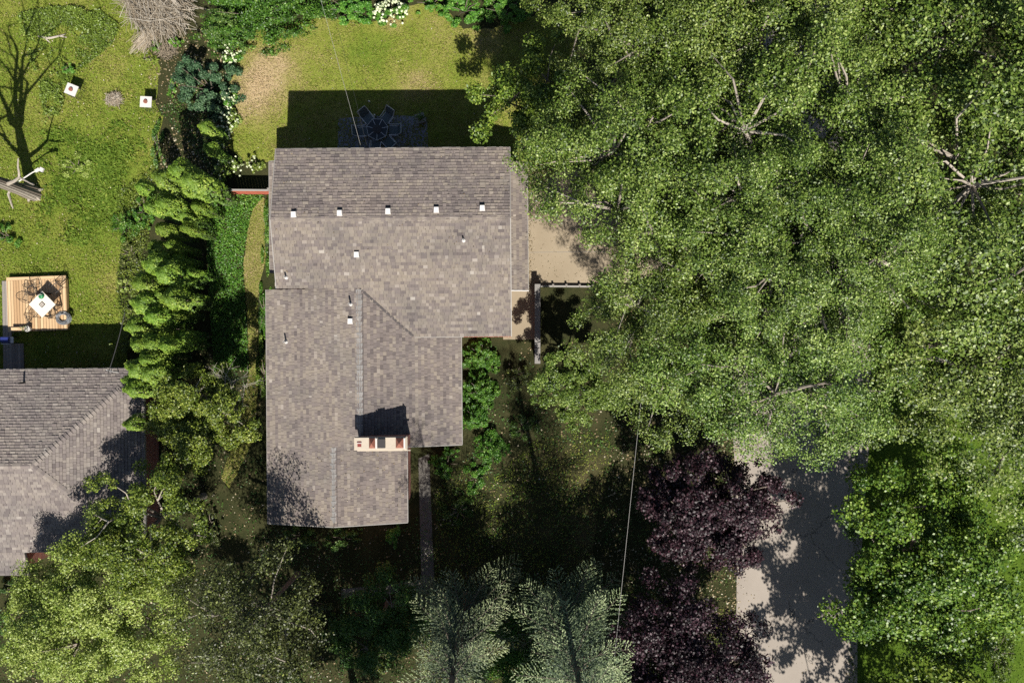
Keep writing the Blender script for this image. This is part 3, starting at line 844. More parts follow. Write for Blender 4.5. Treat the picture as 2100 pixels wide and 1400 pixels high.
# ------------------------------------------------------------------ back patio set
PT = P(773.5,265,.72)
pt = empty('round_patio_table', (PT.x,PT.y,0.009), 0, 'round glass patio table with grey metal frame behind the brick house', 'table')
m = MB(); R = .56
ring = [(R*math.cos(2*math.pi*k/7+.2), R*math.sin(2*math.pi*k/7+.2), .71) for k in range(8)]
m.tube(ring, .014, 6); m.build('rim', M['greymetal'], pt)
m = MB(); m.lathe([(R-.03,.700),(R-.03,.712)], 28); m.build('glass_top', M['glass'], pt)
m = MB(); m.lathe([(.23,.713),(.23,.75),(.10,.78)], 20); m.build('centre_tray', M['darkmetal'], pt)
for k in range(7):
    a = 2*math.pi*k/7+.2; m = MB(); m.beam((.22*math.cos(a),.22*math.sin(a),.722),(R*math.cos(a),R*math.sin(a),.722),.022,.014); m.build('spoke', M['greymetal'], pt)
for k in range(4):
    a = math.pi/4+k*math.pi/2; m = MB(); m.tube([(.3*math.cos(a),.3*math.sin(a),.7),(.42*math.cos(a),.42*math.sin(a),0)], .02, 6); m.build('leg', M['greymetal'], pt)
def sling_chair_mesh():
    parts = []
    s = MB(); s.prism([(-.24,.44),(.20,.40),(.20,.415),(-.24,.455)], 'x', -.23, .23, .7); parts.append(('seat', s, 'sling'))
    b = MB(); b.prism([(.20,.41),(.42,.95),(.435,.945),(.215,.405)], 'x', -.23, .23, .2); parts.append(('backrest', b, 'sling'))
    for sx in (-1,1):
        a = MB(); a.tube([(sx*.25,.40,.90),(sx*.26,.2,.66),(sx*.27,-.22,.64),(sx*.26,-.26,.45),(sx*.26,-.27,0)], .016, 6); parts.append(('arm', a, 'greymetal'))
        f = MB(); f.tube([(sx*.24,-.25,.45),(sx*.24,.2,.405),(sx*.24,.43,.95)], .016, 6); parts.append(('side_frame', f, 'greymetal'))
        l = MB(); l.tube([(sx*.25,.16,.40),(sx*.26,.30,0)], .016, 6); parts.append(('leg', l, 'greymetal'))
    t = MB(); t.tube([(-.24,.43,.95),(.24,.43,.95)], .016, 6); parts.append(('top_rail', t, 'greymetal'))
    return [(n, mb.mesh(n, M[mt])) for n, mb, mt in parts]
SCH = sling_chair_mesh()
for dx, dy in ((-.62,.76),(.56,.80),(.98,.0),(.66,-.74),(-.15,-.99),(-.99,-.08)):
    n_ = math.hypot(dx,dy); dx /= n_; dy /= n_
    put(SCH, 'sling_chair', (PT.x+dx*.80, PT.y+dy*.80, .009), math.atan2(dy,dx)-math.pi/2, 'grey metal sling chair pulled up to the round glass patio table', 'chair', 'sling chairs around the round patio table')
def garden_light(px, py, h, label):
    p = P(px,py,h)
    e = empty('garden_light', (p.x,p.y,0.004), 0, label, 'garden light')
    m = MB(); m.tube([(0,0,0),(0,0,h-.05)], .012, 6); m.build('stake', M['darkmetal'], e)
    m = MB(); m.lathe([(.01,h-.06),(.05,h-.03),(.05,h+.02),(.02,h+.05)], 12); m.build('globe', M['white'], e, True)
garden_light(757,208,.6,'small white globe light on a stake, out on the shaded lawn')
garden_light(768,236,.5,'small white globe light on a stake, close to the patio chairs')
p = P(862,243,.4)
pl_ = empty('patio_planter', (p.x,p.y,.009), .3, 'grey square planter at the patio corner under the shadow', 'planter')
m = MB(); m.add([(-.18,-.18,0),(.18,-.18,0),(.18,.18,0),(-.18,.18,0),(-.24,-.24,.45),(.24,-.24,.45),(.24,.24,.45),(-.24,.24,.45)], [(3,2,1,0),(4,5,6,7),(0,1,5,4),(1,2,6,5),(2,3,7,6),(3,0,4,7)]); m.build('pot', M['coping'], pl_)
rs_ = np.random.RandomState(5); c_ = rs_.normal(0,.11,(120,3))*[1,1,.6]+[0,0,.55]
link('foliage', quads_mesh('foliage', leaf_quads(rs_, c_, rs_.normal(size=(120,3))+[0,0,1], .1, .05), rs_.rand(120), M['green']), None, pl_)

# ------------------------------------------------------------------ wire plant stands, brush heaps, dead tree
def wire_stand(px, py, rz, h, label):
    p = P(px,py,h)
    e = empty('wire_stand', (p.x,p.y,.004), math.radians(rz), label, 'plant stand', 'wire plant stands on the neighbouring lawn')
    m = MB(); m.box(-.29,.29,-.27,.27,h-.04,h); top = m.build('top_slab', M['white'], e)
    m = MB(); m.lathe([(.09,h),(.10,h+.08),(.06,h+.09)], 10); m.build('bowl', M['rust'], e)
    for sx in (-1,1):
        for sy in (-1,1):
            m = MB(); m.tube([(sx*.24,sy*.22,h-.04),(sx*.28,sy*.26,0)], .012, 5); m.build('leg', M['darkmetal'], e)
    for z in (.25,.5):
        m = MB(); w = .265; m.tube([(-w,-w,z),(w,-w,z),(w,w,z),(-w,w,z),(-w,-w,z)], .008, 4); m.build('wire_hoop', M['darkmetal'], e)
wire_stand(146,184,-22,.78,'white square plant stand with wire legs, turned askew among the weeds')
wire_stand(299,209,-3,.82,'white square plant stand with wire legs beside the dark round evergreen')

def heap(name, px, py, n, rad, L, hgt, rs, label, cat, ang=None, spread=0.5, thick=.012, zmax=.6, tlo=0., thi=1., log=False):
    p = P(px,py)
    e = empty(name, (p.x,p.y,0.004), 0, label, cat)
    m = MB()
    for i in range(n):
        a = rs.uniform(0,6.283) if ang is None else ang + rs.normal(0,spread)
        r = rad*math.sqrt(rs.uniform()); c = np.array([r*math.cos(i*2.4), r*math.sin(i*2.4)*.8])
        l = L*rs.uniform(.4,1.1); d = np.array([math.cos(a), math.sin(a)])*l/2
        z0 = .03+rs.uniform()*hgt; z1 = .03+rs.uniform()*hgt
        mid = c + rs.normal(0,.05*L,2)
        m.tube([(c[0]-d[0],c[1]-d[1],z0),(mid[0],mid[1],(z0+z1)/2+.05),(c[0]+d[0],c[1]+d[1],z1)], [thick*rs.uniform(.6,1.4),thick,thick*.5], 4, rs.uniform(tlo,thi), cap=False)
    o = m.build('twigs', M['twig'], e); tag(o, kind='stuff')
    return e
rs_ = np.random.RandomState(21)
e = heap('brush_heap', 330, 20, 900, 1.5, 2.2, 1.1, rs_, 'big heap of pale cut branches at the lawn corner', 'brush heap', math.radians(118), .55, .011, tlo=.2)
m = MB(); m.tube([(.1,1.5,1.0),(.75,.55,1.05),(1.3,-.25,.75)], [.17,.15,.12], 9, .8); m.build('log', M['palebark'], e)
heap('branch_bundle', 308, 78, 110, .35, 1.9, .5, rs_, 'bundle of long tan cut stems fanned out below the brush heap', 'branches', math.radians(52), .18, .011, tlo=.35, thi=.8)
heap('twig_pile', 237, 205, 190, .34, .55, .25, rs_, 'small round pile of tan twigs on the neighbouring lawn', 'twig pile', None, .5, .012, tlo=.15, thi=.9)
heap('mulch_litter', 342, 105, 150, .55, .35, .08, rs_, 'reddish brown twig litter between the brush heap and round evergreen', 'twig litter', math.radians(80), .9, .012, tlo=0, thi=.45)
fb = MB()
q0 = P(80,76); fb.tube([P(78,74,.06),P(92,78,.08),P(105,78,.1),P(122,74,.08),P(137,77,.05)], [.05,.06,.055,.045,.025], 6, .9)
fb.tube([P(92,78,.07),P(99,84,.05),P(103,88,.04)], [.05,.04,.02], 6, .9); fb.tube([P(122,74,.08),P(130,72,.1),P(135,70,.06)], [.03,.025,.012], 5, .9)
tag(fb.build('fallen_branch', M['palebark']), 'pale fallen branch lying among the yellow weeds', 'branch')
fb = MB(); fb.tube([P(18,372,.05),P(20,392,.08),P(17,398,.06),P(24,420,.05),P(27,428,.04)], [.07,.06,.07,.05,.03], 6, .8)
tag(fb.build('fallen_limb', M['palebark']), 'pale crooked limb lying beside the dead trunk', 'branch')

def grow(m, rs, p, d, L, r, depth, tint=.5, kids=3, bend=.25, tips=None, up=.25, shrink=.68, n=7):
    pts = [np.array(p, float)]; rad = [r]; d = np.array(d, float)
    k = 4
    for i in range(k):
        d = d + rs.normal(0, bend, 3)*.35 + np.array([0,0,up*.15]); d /= np.linalg.norm(d)
        pts.append(pts[-1] + d*L/k); rad.append(r*(1-.5*(i+1)/k))
    m.tube(pts, rad, max(4, n), tint, cap=False)
    if tips is not None and depth <= 1: tips.extend(pts[2:])
    if depth > 0:
        for j in range(kids):
            q = pts[rs.randint(2, k+1)] if j else pts[-1]
            a = rs.normal(size=3); a -= d*a.dot(d); a /= np.linalg.norm(a)
            nd = d*.75 + a*rs.uniform(.45,.9) + np.array([0,0,up])
            grow(m, rs, q, nd/np.linalg.norm(nd), L*shrink*rs.uniform(.75,1.15), r*.5, depth-1, tint, kids, bend, tips, up, shrink, n-1)

dp = P(70,396)
dt = empty('dead_tree', (dp.x,dp.y,0), 0, 'bare dead tree with split grey trunk at the lawn edge', 'tree')
m = MB(); rs_ = np.random.RandomState(9)
tr_pts = [(0,0,0),(-.03,.0,1.2),(-.1,.05,2.6),(-.12,.1,4.0)]
m.tube(tr_pts, [.34,.25,.22,.19], 10, .7)
for a in range(16):
    an = a*.393+.1; k = rs_.uniform(.9,1.12)
    m.tube([(.36*k*math.cos(an),.36*k*math.sin(an),0),(-.03+.26*k*math.cos(an+.15),.26*k*math.sin(an+.15),1.2),(-.1+.225*k*math.cos(an+.3),.05+.225*k*math.sin(an+.3),2.6),(-.12+.18*math.cos(an+.4),.1+.18*math.sin(an+.4),3.9)], [.07,.05,.04,.03], 5, rs_.choice([.05,.3,.6,.95]), cap=False)
for a in range(5):
    an = a*1.256+.4; m.tube([(.15*math.cos(an),.15*math.sin(an),.28),(.52*math.cos(an),.5*math.sin(an),.02)], [.12,.05], 6, .75)
m.build('trunk', M['palebark'], dt)
m = MB()
for an, tl, L in ((2.9,.5,3.2),(1.2,.35,3.6),(-.3,.4,3.4),(4.1,.5,2.8),(.5,.25,3.8)):
    grow(m, rs_, (-.12,.1,3.9), (math.cos(an)*tl, math.sin(an)*tl, 1), L, .14, 2, .7, 3, .3, None, .35)
grow(m, rs_, (-.05,.0,2.0), (-.75,.25,.5), 2.0, .12, 1, .7, 2); grow(m, rs_, (-.06,.0,2.2), (.75,.1,.6), 1.7, .11, 1, .7, 2)
m.build('limb', M['palebark'], dt)
p = P(78,349,1.7); q = P(52,366,1.3)
ln = empty('bracket_lamp', (dp.x+.02,dp.y+.02,0), 0, 'white lamp head on a short arm fixed to the dead trunk', 'lamp')
o_ = Vector((dp.x+.02,dp.y+.02,0))
m = MB(); m.tube([Vector((-.05,.18,1.45)), p-o_+Vector((-.25,-.1,0)), p-o_], [.035,.03,.03], 6); m.build('arm', M['white'], ln)
hd = P(81,349,1.75)-o_
m = MB(); m.beam(hd+Vector((-.2,-.06,0)), hd+Vector((.0,.06,0)), .14, .07); m.build('lamp_body', M['white'], ln)
m = MB(); m.beam(hd+Vector((.02,.06,0)), hd+Vector((.19,-.02,0)), .20, .10); m.build('lamp_head', M['white'], ln)

# ------------------------------------------------------------------ vegetation generators
def crown_quads(rs, r, rv, nclump, nleaf, leaf, wid=0.62, cl=(0.15,0.24), shell=0.35, low=-0.35, lobes=0.2, flat_=0.55, upb=0.55, tmean=0.5, tvar=0.16, scatter=0.5, nv=0.58, boughs=0, rb=.34):
    """leaves of a crown centred on the origin: clumps spread through an uneven dome"""
    ph = rs.uniform(0, 6.28, 6)
    d = unit(rs.normal(size=(nclump*3, 3)))
    d = d[d[:,2] > low][:nclump]; n = len(d)
    th = np.arctan2(d[:,1], d[:,0])
    R = 1 + lobes*(0.55*np.sin(3*th+ph[0]) + 0.45*np.sin(5*th+ph[1]+2*d[:,2]) + 0.35*np.sin(8*th+ph[2]))
    f = rs.uniform(0, 1, n)**shell
    c = d * (R*f)[:,None] * np.array([r, r, rv])
    if boughs:                                       # clumps gathered on separate boughs, dark gaps between
        bc = []
        for k in range(boughs):
            cand = c[rs.randint(0, n, 24)]
            bc.append(cand[np.argmax([min([np.linalg.norm((q-b_)*[1,1,.6]) for b_ in bc] or [9]) for q in cand])] if k else cand[0])
        bc = np.array(bc)*.80
        br = r*rb*rs.uniform(.75,1.25,boughs); w = br**2; k = rs.choice(boughs, n, p=w/w.sum())
        e = unit(rs.normal(size=(n,3)) + [0,0,.35])
        c = bc[k] + e*(br[k]*rs.uniform(.35,1,n)**.5)[:,None]*np.array([1,1,.62])
    rc = r*rs.uniform(cl[0], cl[1], n)
    ct = rs.normal(0, 0.08, n)
    m = np.maximum(8, (nleaf*(rc/rc.mean())**2/n*rs.uniform(.7,1.3,n)).astype(int))
    idx = np.repeat(np.arange(n), m); N = len(idx)
    e = unit(rs.normal(size=(N,3)))
    rad = (rc[idx]*rs.uniform(0,1,N)**scatter)[:,None]
    pos = c[idx] + e*rad*np.array([1,1,flat_])
    out = unit(c[idx]/np.array([r,r,rv]))
    nrm = np.array([0,0,1.0])*upb + e*.45 + out*.25 + rs.normal(size=(N,3))*nv
    L = leaf*rs.uniform(.65,1.3,N)
    t = np.clip(tmean + ct[idx] + rs.normal(0,tvar,N), 0, 1)
    return leaf_quads(rs, pos, nrm, L, L*wid), t, c

TREES = {}
def tree(name, x, y, zc, r, rv, nclump, nleaf, leaf, mat, seed, label, cat='tree', group=None, bark='bark', tr=0.22, variant=None, off=(0,0), limbs=6, **kw):
    e = empty(name, (x, y, 0), 0, label, cat, group)
    rs = np.random.RandomState(seed)
    Q, t, c = crown_quads(rs, r, rv, nclump, nleaf, leaf, **kw)
    Q = Q + np.array([off[0], off[1], zc])
    m = MB()
    fork = max(.8, zc - rv*.75)
    cen = np.array([off[0], off[1], 0])
    m.tube([(0,0,-.05),(0.02,0,.4),(off[0]*.3, off[1]*.3, fork*.6),(off[0]*.5, off[1]*.5, fork)], [tr*1.5,tr,tr*.85,tr*.75], 9, rs.uniform(.2,.6))
    base = np.array([off[0]*.5, off[1]*.5, fork])
    m.build('trunk', M[bark], e)
    m = MB()
    tgt = c[np.argsort(-np.linalg.norm(c, axis=1))][:: max(1, len(c)//(limbs*4))][:limbs*4] + cen + np.array([0,0,zc])
    main = []
    for k in range(limbs):
        a = 6.283*k/limbs + rs.uniform(-.3,.3)
        q = np.array([off[0]+r*.45*math.cos(a), off[1]+r*.45*math.sin(a), zc + rv*rs.uniform(-.1,.25)])
        mid = base*.5+q*.5 + rs.normal(0,.12*r,3)*[.6,.6,.3]
        m.tube([base + [0,0,-.1*k%.3], mid, q], [tr*.55,tr*.4,tr*.26], 7, rs.uniform(.3,.9), cap=False); main.append(q)
    for q in tgt:
        k = int(np.argmin([np.linalg.norm(q-s) for s in main])); s = main[k]
        mid = s*.5+q*.5 + rs.normal(0,.06*r,3)
        m.tube([s, mid, q], [tr*.26,tr*.17,tr*.05], 5, rs.uniform(.3,1), cap=False)
    m.build('limb', M[bark], e)
    link('crown', quads_mesh('crown', Q, t, M[mat]), None, e)
    return e

# ---- the big canopy along the road
G1 = 'tall trees whose crowns merge over the road'
VAR = []
for sd in (1,2,3,4):
    rs_ = np.random.RandomState(900+sd)
    Q, t, c = crown_quads(rs_, 5.0, 3.9, 380, 95000, .090, cl=(.075,.13), lobes=.16, tmean=.5, tvar=.26, shell=.38, boughs=25, rb=.34, low=-.25, nv=.5, upb=.62)
    VAR.append((quads_mesh('crown', Q, t, M['canopy']), c))
def canopy(x, y, zc, r, rv, seed, label):
    rs = np.random.RandomState(seed)
    e = empty('canopy_tree', (x, y, 0), 0, label, 'tree', G1)
    me, c = VAR[seed % 4]
    an = rs.uniform(0, 6.283); S = np.array([r/5, r/5, rv/3.9])
    o = link('crown', me, None, e); o.location = (0,0,zc); o.rotation_euler = (0,0,an); o.scale = S
    ca, sa = math.cos(an), math.sin(an)
    c = c*S; c = np.stack([c[:,0]*ca-c[:,1]*sa, c[:,0]*sa+c[:,1]*ca, c[:,2]+zc], 1)
    tr = .27; fork = zc - rv*.85
    m = MB(); m.tube([(0,0,-.05),(.03,0,.5),(0,.05,fork*.6),(0,0,fork)], [tr*1.5,tr,tr*.85,tr*.75], 10, .4); m.build('trunk', M['bark'], e)
    m = MB(); main = []
    for k in range(7):
        a = 6.283*k/7 + rs.uniform(-.3,.3); q = np.array([r*.42*math.cos(a), r*.42*math.sin(a), zc+rv*rs.uniform(-.1,.3)])
        m.tube([(0,0,fork-.1), q*[.45,.45,0]+[rs.normal(0,.2),rs.normal(0,.2),fork*.45+q[2]*.55], q], [tr*.6,tr*.42,tr*.28], 7, rs.uniform(.3,.8), cap=False); main.append(q)
    main = np.array(main)
    for q in c[rs.choice(len(c), 60, replace=False)]:
        s_ = main[np.argmin(np.linalg.norm(main-q, axis=1))]
        m.tube([s_, s_*.5+q*.5+rs.normal(0,.25,3), q], [tr*.24,tr*.15,tr*.05], 5, rs.uniform(.2,.9), cap=False)
    m.build('limb', M['palebark'], e)
    return e
canopy(5.3, 13.0, 9.5, 4.5, 3.6, 101, 'tall olive green tree overhanging the back lawn corner')
canopy(5.9, 6.3, 10.0, 5.3, 3.8, 102, 'tall olive green tree spreading over the concrete driveway')
canopy(10.2, 13.4, 11.0, 5.4, 3.8, 103, 'tall tree on the house side of the road, beyond the driveway')
canopy(10.4, 6.4, 11.0, 5.6, 4.0, 104, 'tall tree at the driveway mouth, on the house side of the road')
canopy(6.8, 0.9, 8.8, 4.6, 3.4, 105, 'tall olive tree above the small grey-green tree and red edging')
canopy(10.2, 0.1, 10.0, 5.0, 3.4, 106, 'tall olive tree reaching over the upper purple maple')
canopy(19.4, 13.4, 11.0, 7.2, 4.2, 107, 'tall tree across the road, farthest from the roadside maple')
canopy(19.4, 6.2, 11.5, 7.4, 4.4, 108, 'tall tree across the road from the driveway mouth')
canopy(20.0, -0.1, 9.5, 6.7, 3.8, 109, 'tall olive tree overhanging the bright green roadside maple')
canopy(14.2, 19.5, 11.5, 5.5, 4.0, 110, 'tall tree behind the merged crowns at the far end of the road')
canopy(10.9, 3.4, 12.0, 4.4, 3.0, 113, 'slender tall tree reaching its crown over the middle of the road')
tree('broadleaf_tree', 1.0, 10.6, 5.2, 2.4, 2.0, 70, 19000, .13, 'maple', 111, 'smaller bright green tree leaning over the roof corner and patio', tr=.14, lobes=.35, tmean=.5, tvar=.2)

# ---- roadside and front yard trees
FUL = dict(cl=(.09,.16), shell=.42, boughs=22, rb=.32)
tree('purple_maple', 8.9, -7.4, 5.0, 3.15, 2.2, 230, 40000, .115, 'purple', 121, 'dark purple maple beside the road, under the tall canopy', group='purple maples beside the road', lobes=.22, tmean=.46, tvar=.24, wid=.8, **FUL)
tree('purple_maple', 7.8, -14.2, 5.0, 3.8, 2.3, 250, 44000, .115, 'purple', 122, 'dark purple maple beside the silvery spruce and overhead wire', group='purple maples beside the road', lobes=.22, tmean=.44, tvar=.24, wid=.8, **FUL)
tree('roadside_maple', 18.6, -9.8, 5.4, 4.7, 2.3, 280, 54000, .13, 'deepmaple', 123, 'bright green spreading maple at the road edge', lobes=.2, tmean=.5, tvar=.2, wid=.8, **FUL)
tree('roadside_maple', 18.0, -17.8, 6.6, 5.0, 2.6, 260, 50000, .16, 'maple', 124, 'green maple casting shade across the lower road', wid=.8, lobes=.15, **FUL)
tree('small_tree', 2.9, -2.3, 3.6, 2.0, 1.7, 100, 26000, .09, 'canopy', 125, 'small grey-green tree beside the front walk, edge of the canopy', tr=.10, lobes=.2, tmean=.5, tvar=.22, boughs=14, cl=(.1,.18))
# ---- trees beyond the front yard that shade it
for i, (x, y, zc, r, lb) in enumerate(((-7.6,-20,8.8,3.8,'dark tree shading the front walk end'),(-2.6,-19.8,9.3,4.0,'dark tree shading the left silvery spruce foot'),(4.0,-20.2,9.3,4.0,'dark tree shading the larger silvery spruce foot'),(9.5,-23,8.5,3.8,'dark tree shading the lower purple maple'))):
    e = tree('shade_tree', x, y, zc, r, 3.2, 100, 24000 if i == 0 else 200, .19, 'green', 150+i, lb, group='trees beyond the front yard')
    cw = [o for o in e.children if o.name.startswith('crown')][0]
    if i == 0: shade_me = cw.data; shade_z = zc
    else: cw.data = shade_me; cw.location.z = zc-shade_z; cw.rotation_euler.z = i*1.7
# ---- left side trees
tree('broadleaf_tree', -18.3, -11.9, 5.4, 3.8, 2.5, 230, 70000, .095, 'yellow', 131, 'light yellow-green tree crowding the hipped house corner', lobes=.22, tmean=.72, tvar=.22, boughs=20, cl=(.09,.17))
tree('sparse_tree', -11.0, -11.9, 7.3, 3.2, 2.8, 120, 24000, .10, 'dull', 132, 'thin brownish tree with bare grey twigs next to the yellow-green tree', bark='palebark', tr=.13, limbs=9, tmean=.38, tvar=.25)
tree('broadleaf_tree', -14.1, -3.4, 4.6, 2.5, 2.2, 130, 30000, .10, 'maple', 133, 'mid green tree with bare silvery twigs between the two houses', bark='palebark', tr=.13, tmean=.54, tvar=.24, limbs=8, boughs=14, cl=(.1,.18))
tree('broadleaf_tree', -15.8, -7.9, 6.7, 2.7, 2.7, 140, 32000, .10, 'maple', 134, 'mid green tree shading the hipped roof eave', bark='palebark', tr=.13, tmean=.5, tvar=.24, boughs=14, cl=(.1,.18))
tree('broadleaf_tree', -11.0, -17.5, 6.5, 3.2, 3.0, 34, 9000, .14, 'green', 135, 'green tree south of the thin brownish tree')
tree('broadleaf_tree', -6.4, -13.4, 2.8, 2.5, 1.5, 70, 18000, .11, 'green', 136, 'low green tree left of the silvery spruces', tr=.09, tmean=.42, tvar=.2)
tree('broadleaf_tree', 0.0, -15.0, 2.3, 2.2, 1.3, 60, 16000, .11, 'bright', 137, 'low bright green tree between the two silvery spruces', tr=.09, tmean=.42, tvar=.2)
# bare silvery twigs of the mid tree
m = MB(); rs_ = np.random.RandomState(77); q = P(487,800,4.5)
e = bpy.data.objects['broadleaf_tree.002'] if 'broadleaf_tree.002' in bpy.data.objects else None
for k in range(7):
    a = rs_.uniform(-.4,2.2); grow(m, rs_, q - Vector((.55,.35,.5)), (math.cos(a),math.sin(a),.45), 1.0, .02, 2, .95, 3, .3, None, .1, .7, 5)
mid_tree = [o for o in bpy.data.objects if o.type == 'EMPTY' and o.get('label','').startswith('mid green tree with bare')][0]
o = m.build('bare_twigs', M['twig'], mid_tree); o.location = (-mid_tree.location.x, -mid_tree.location.y, 0)

# ---- spruces
def spruce(name, x, y, h, R, mat, seed, label, group=None, needle=.105, base=.06, per=8, dens=1.0, tmean=.5):
    rs = np.random.RandomState(seed)
    e = empty(name, (x,y,0), 0, label, 'spruce', group)
    m = MB(); m.tube([(0,0,-.05),(0,0,h*.5),(0,0,h*.97)], [.19*h/13,.11*h/13,.015], 8, .3); m.build('trunk', M['bark'], e)
    w = MB(); C = []; T = []; Nn = []; tt = []
    z = h*base; 
    while z < h*.97:
        f = 1 - z/h
        L0 = R*(f**.52)
        for k in range(max(4, int(per*(.6+.4*f)))):
            a = rs.uniform(0,6.283); L = L0*rs.uniform(.55,1.2)
            if L < .3: L = .3
            dirh = np.array([math.cos(a), math.sin(a), 0]); side = np.array([-dirh[1], dirh[0], 0])
            droop = rs.uniform(.05,.3)
            def at(s): return np.array([0,0,z]) + dirh*L*s + np.array([0,0, L*(.18*s - (droop+.15)*s*s + .14*s**3)])
            w.tube([at(0), at(.5), at(1)], [.035*f+.008,.02*f+.006,.005], 4, .4, cap=False)
            nt_ = max(3, int(L*9*dens))
            for j in range(nt_):
                s = (j+rs.uniform(.2,1))/nt_; p = at(s)
                tl = L*.40*(1.05-s)**.6 + .08
                for sg in (-1,1):
                    dd = unit(dirh*.75 + side*sg*rs.uniform(.6,1.0) + np.array([0,0,rs.uniform(-.15,.1)]))
                    nn = max(2, int(tl/.060))
                    for q in range(nn):
                        C.append(p + dd*tl*(q+.6)/nn + rs.normal(0,.014,3)); T.append(dd + rs.normal(0,.35,3)); Nn.append(np.array([0,0,1.])+rs.normal(0,.42,3)+dirh*.2)
                        tt.append(tmean + .5*(s-.5) + rs.normal(0,.15))  # shaded heart and lit branch tips are put into the needle tint
        z += h*.050*rs.uniform(.7,1.3)
    tag(w.build('branches', M['bark'], e), kind='stuff')
    C = np.array(C); n = len(C)
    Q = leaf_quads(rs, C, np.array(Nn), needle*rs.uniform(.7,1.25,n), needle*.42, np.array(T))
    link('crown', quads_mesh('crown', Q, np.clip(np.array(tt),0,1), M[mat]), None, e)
    return e
G2 = 'silvery spruces in the front yard'
spruce('silver_spruce', -2.3, -13.0, 16.8, 2.9, 'silver', 141, 'silvery green spruce beside the front walk', G2, dens=.8, tmean=.48)
spruce('silver_spruce', 2.6, -13.2, 16.8, 3.4, 'silver', 142, 'larger silvery green spruce beside the overhead wire', G2, dens=.8, tmean=.48)

# ---- cedars in the row
def cedar_meshes(seed):
    rs = np.random.RandomState(seed)
    h = 1.0; parts = []
    n = 2300
    z = 1 - .92*rs.uniform(0,1,n)**2.0; a = rs.uniform(0,6.283,n)
    prof = np.sqrt(np.clip(1-np.clip((z-.78)/.22,0,1)**2,0,1))*np.clip(.55+.58*z,0,1)
    lob = 1 + .20*np.sin(3*a+seed+7*z) + .14*np.sin(5*a-13*z+seed)
    rr = prof*lob*rs.uniform(.6,1.0,n)**.4
    rad = np.stack([np.cos(a), np.sin(a), np.zeros(n)],1)
    pos = rad*(rr*.088)[:,None] + np.stack([0*z,0*z,z],1)
    nrm = rad*.75 + np.array([0,0,.75]) + rs.normal(0,.38,(n,3))
    T = rad*.3 + np.array([0,0,1.]) + rs.normal(0,.35,(n,3))
    t = np.clip(-.20+.42*rr+.58*z + rs.normal(0,.12,n), 0, 1)  # darker base and core: dead inner sprays, plus shade put into the tint
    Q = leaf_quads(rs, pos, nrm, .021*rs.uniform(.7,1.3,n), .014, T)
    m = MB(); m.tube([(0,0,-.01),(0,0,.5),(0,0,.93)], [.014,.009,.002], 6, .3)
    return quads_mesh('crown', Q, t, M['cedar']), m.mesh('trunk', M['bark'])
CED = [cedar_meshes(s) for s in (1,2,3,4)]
rs_ = np.random.RandomState(5)
ced = [(300,385),(343,368),(388,394),(410,424),(345,418),(385,442),(318,425),(340,470),(388,468),(328,512),(355,503),(366,532),(325,542),(395,560),(345,560),(372,588),(335,604),(360,612),
       (303,622),(322,646),(283,668),(334,672),(290,704),(319,702),(350,706),(310,735),(288,755),(283,795),(279,780),(316,762),(276,868),(366,645),(378,690),(300,580),(365,560)]
for i, (px, py) in enumerate(ced):
    h = rs_.uniform(4.3,5.6)
    if px > 360: h = rs_.uniform(3.0,4.2)
    p = P(px-4, py, h*.86)
    e = empty('cedar', (p.x,p.y,0), rs_.uniform(0,6.28), 'narrow bright green cedar in the dense row between the two houses', 'cedar', 'cedars in the dense row')
    w = h*rs_.uniform(.7,1.3); e.scale = (w, w, h)
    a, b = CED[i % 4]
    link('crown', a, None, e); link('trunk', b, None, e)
for px, py, h, lb in ((424,262,3.4,'narrow dark cedar beside the white hydrangeas'),(432,305,3.2,'narrow cedar behind the red fence'),(372,352,5.5,'tall narrow cedar casting a pointed shadow, north end of row'),(398,372,5.8,'tall narrow cedar casting a pointed shadow, north end of row')):
    p = P(px, py, h*.85)
    e = empty('cedar', (p.x,p.y,0), px, lb, 'cedar', 'cedars in the dense row'); e.scale = (h*1.15,h*1.15,h)
    link('crown', CED[px % 4][0], None, e); link('trunk', CED[px % 4][1], None, e)

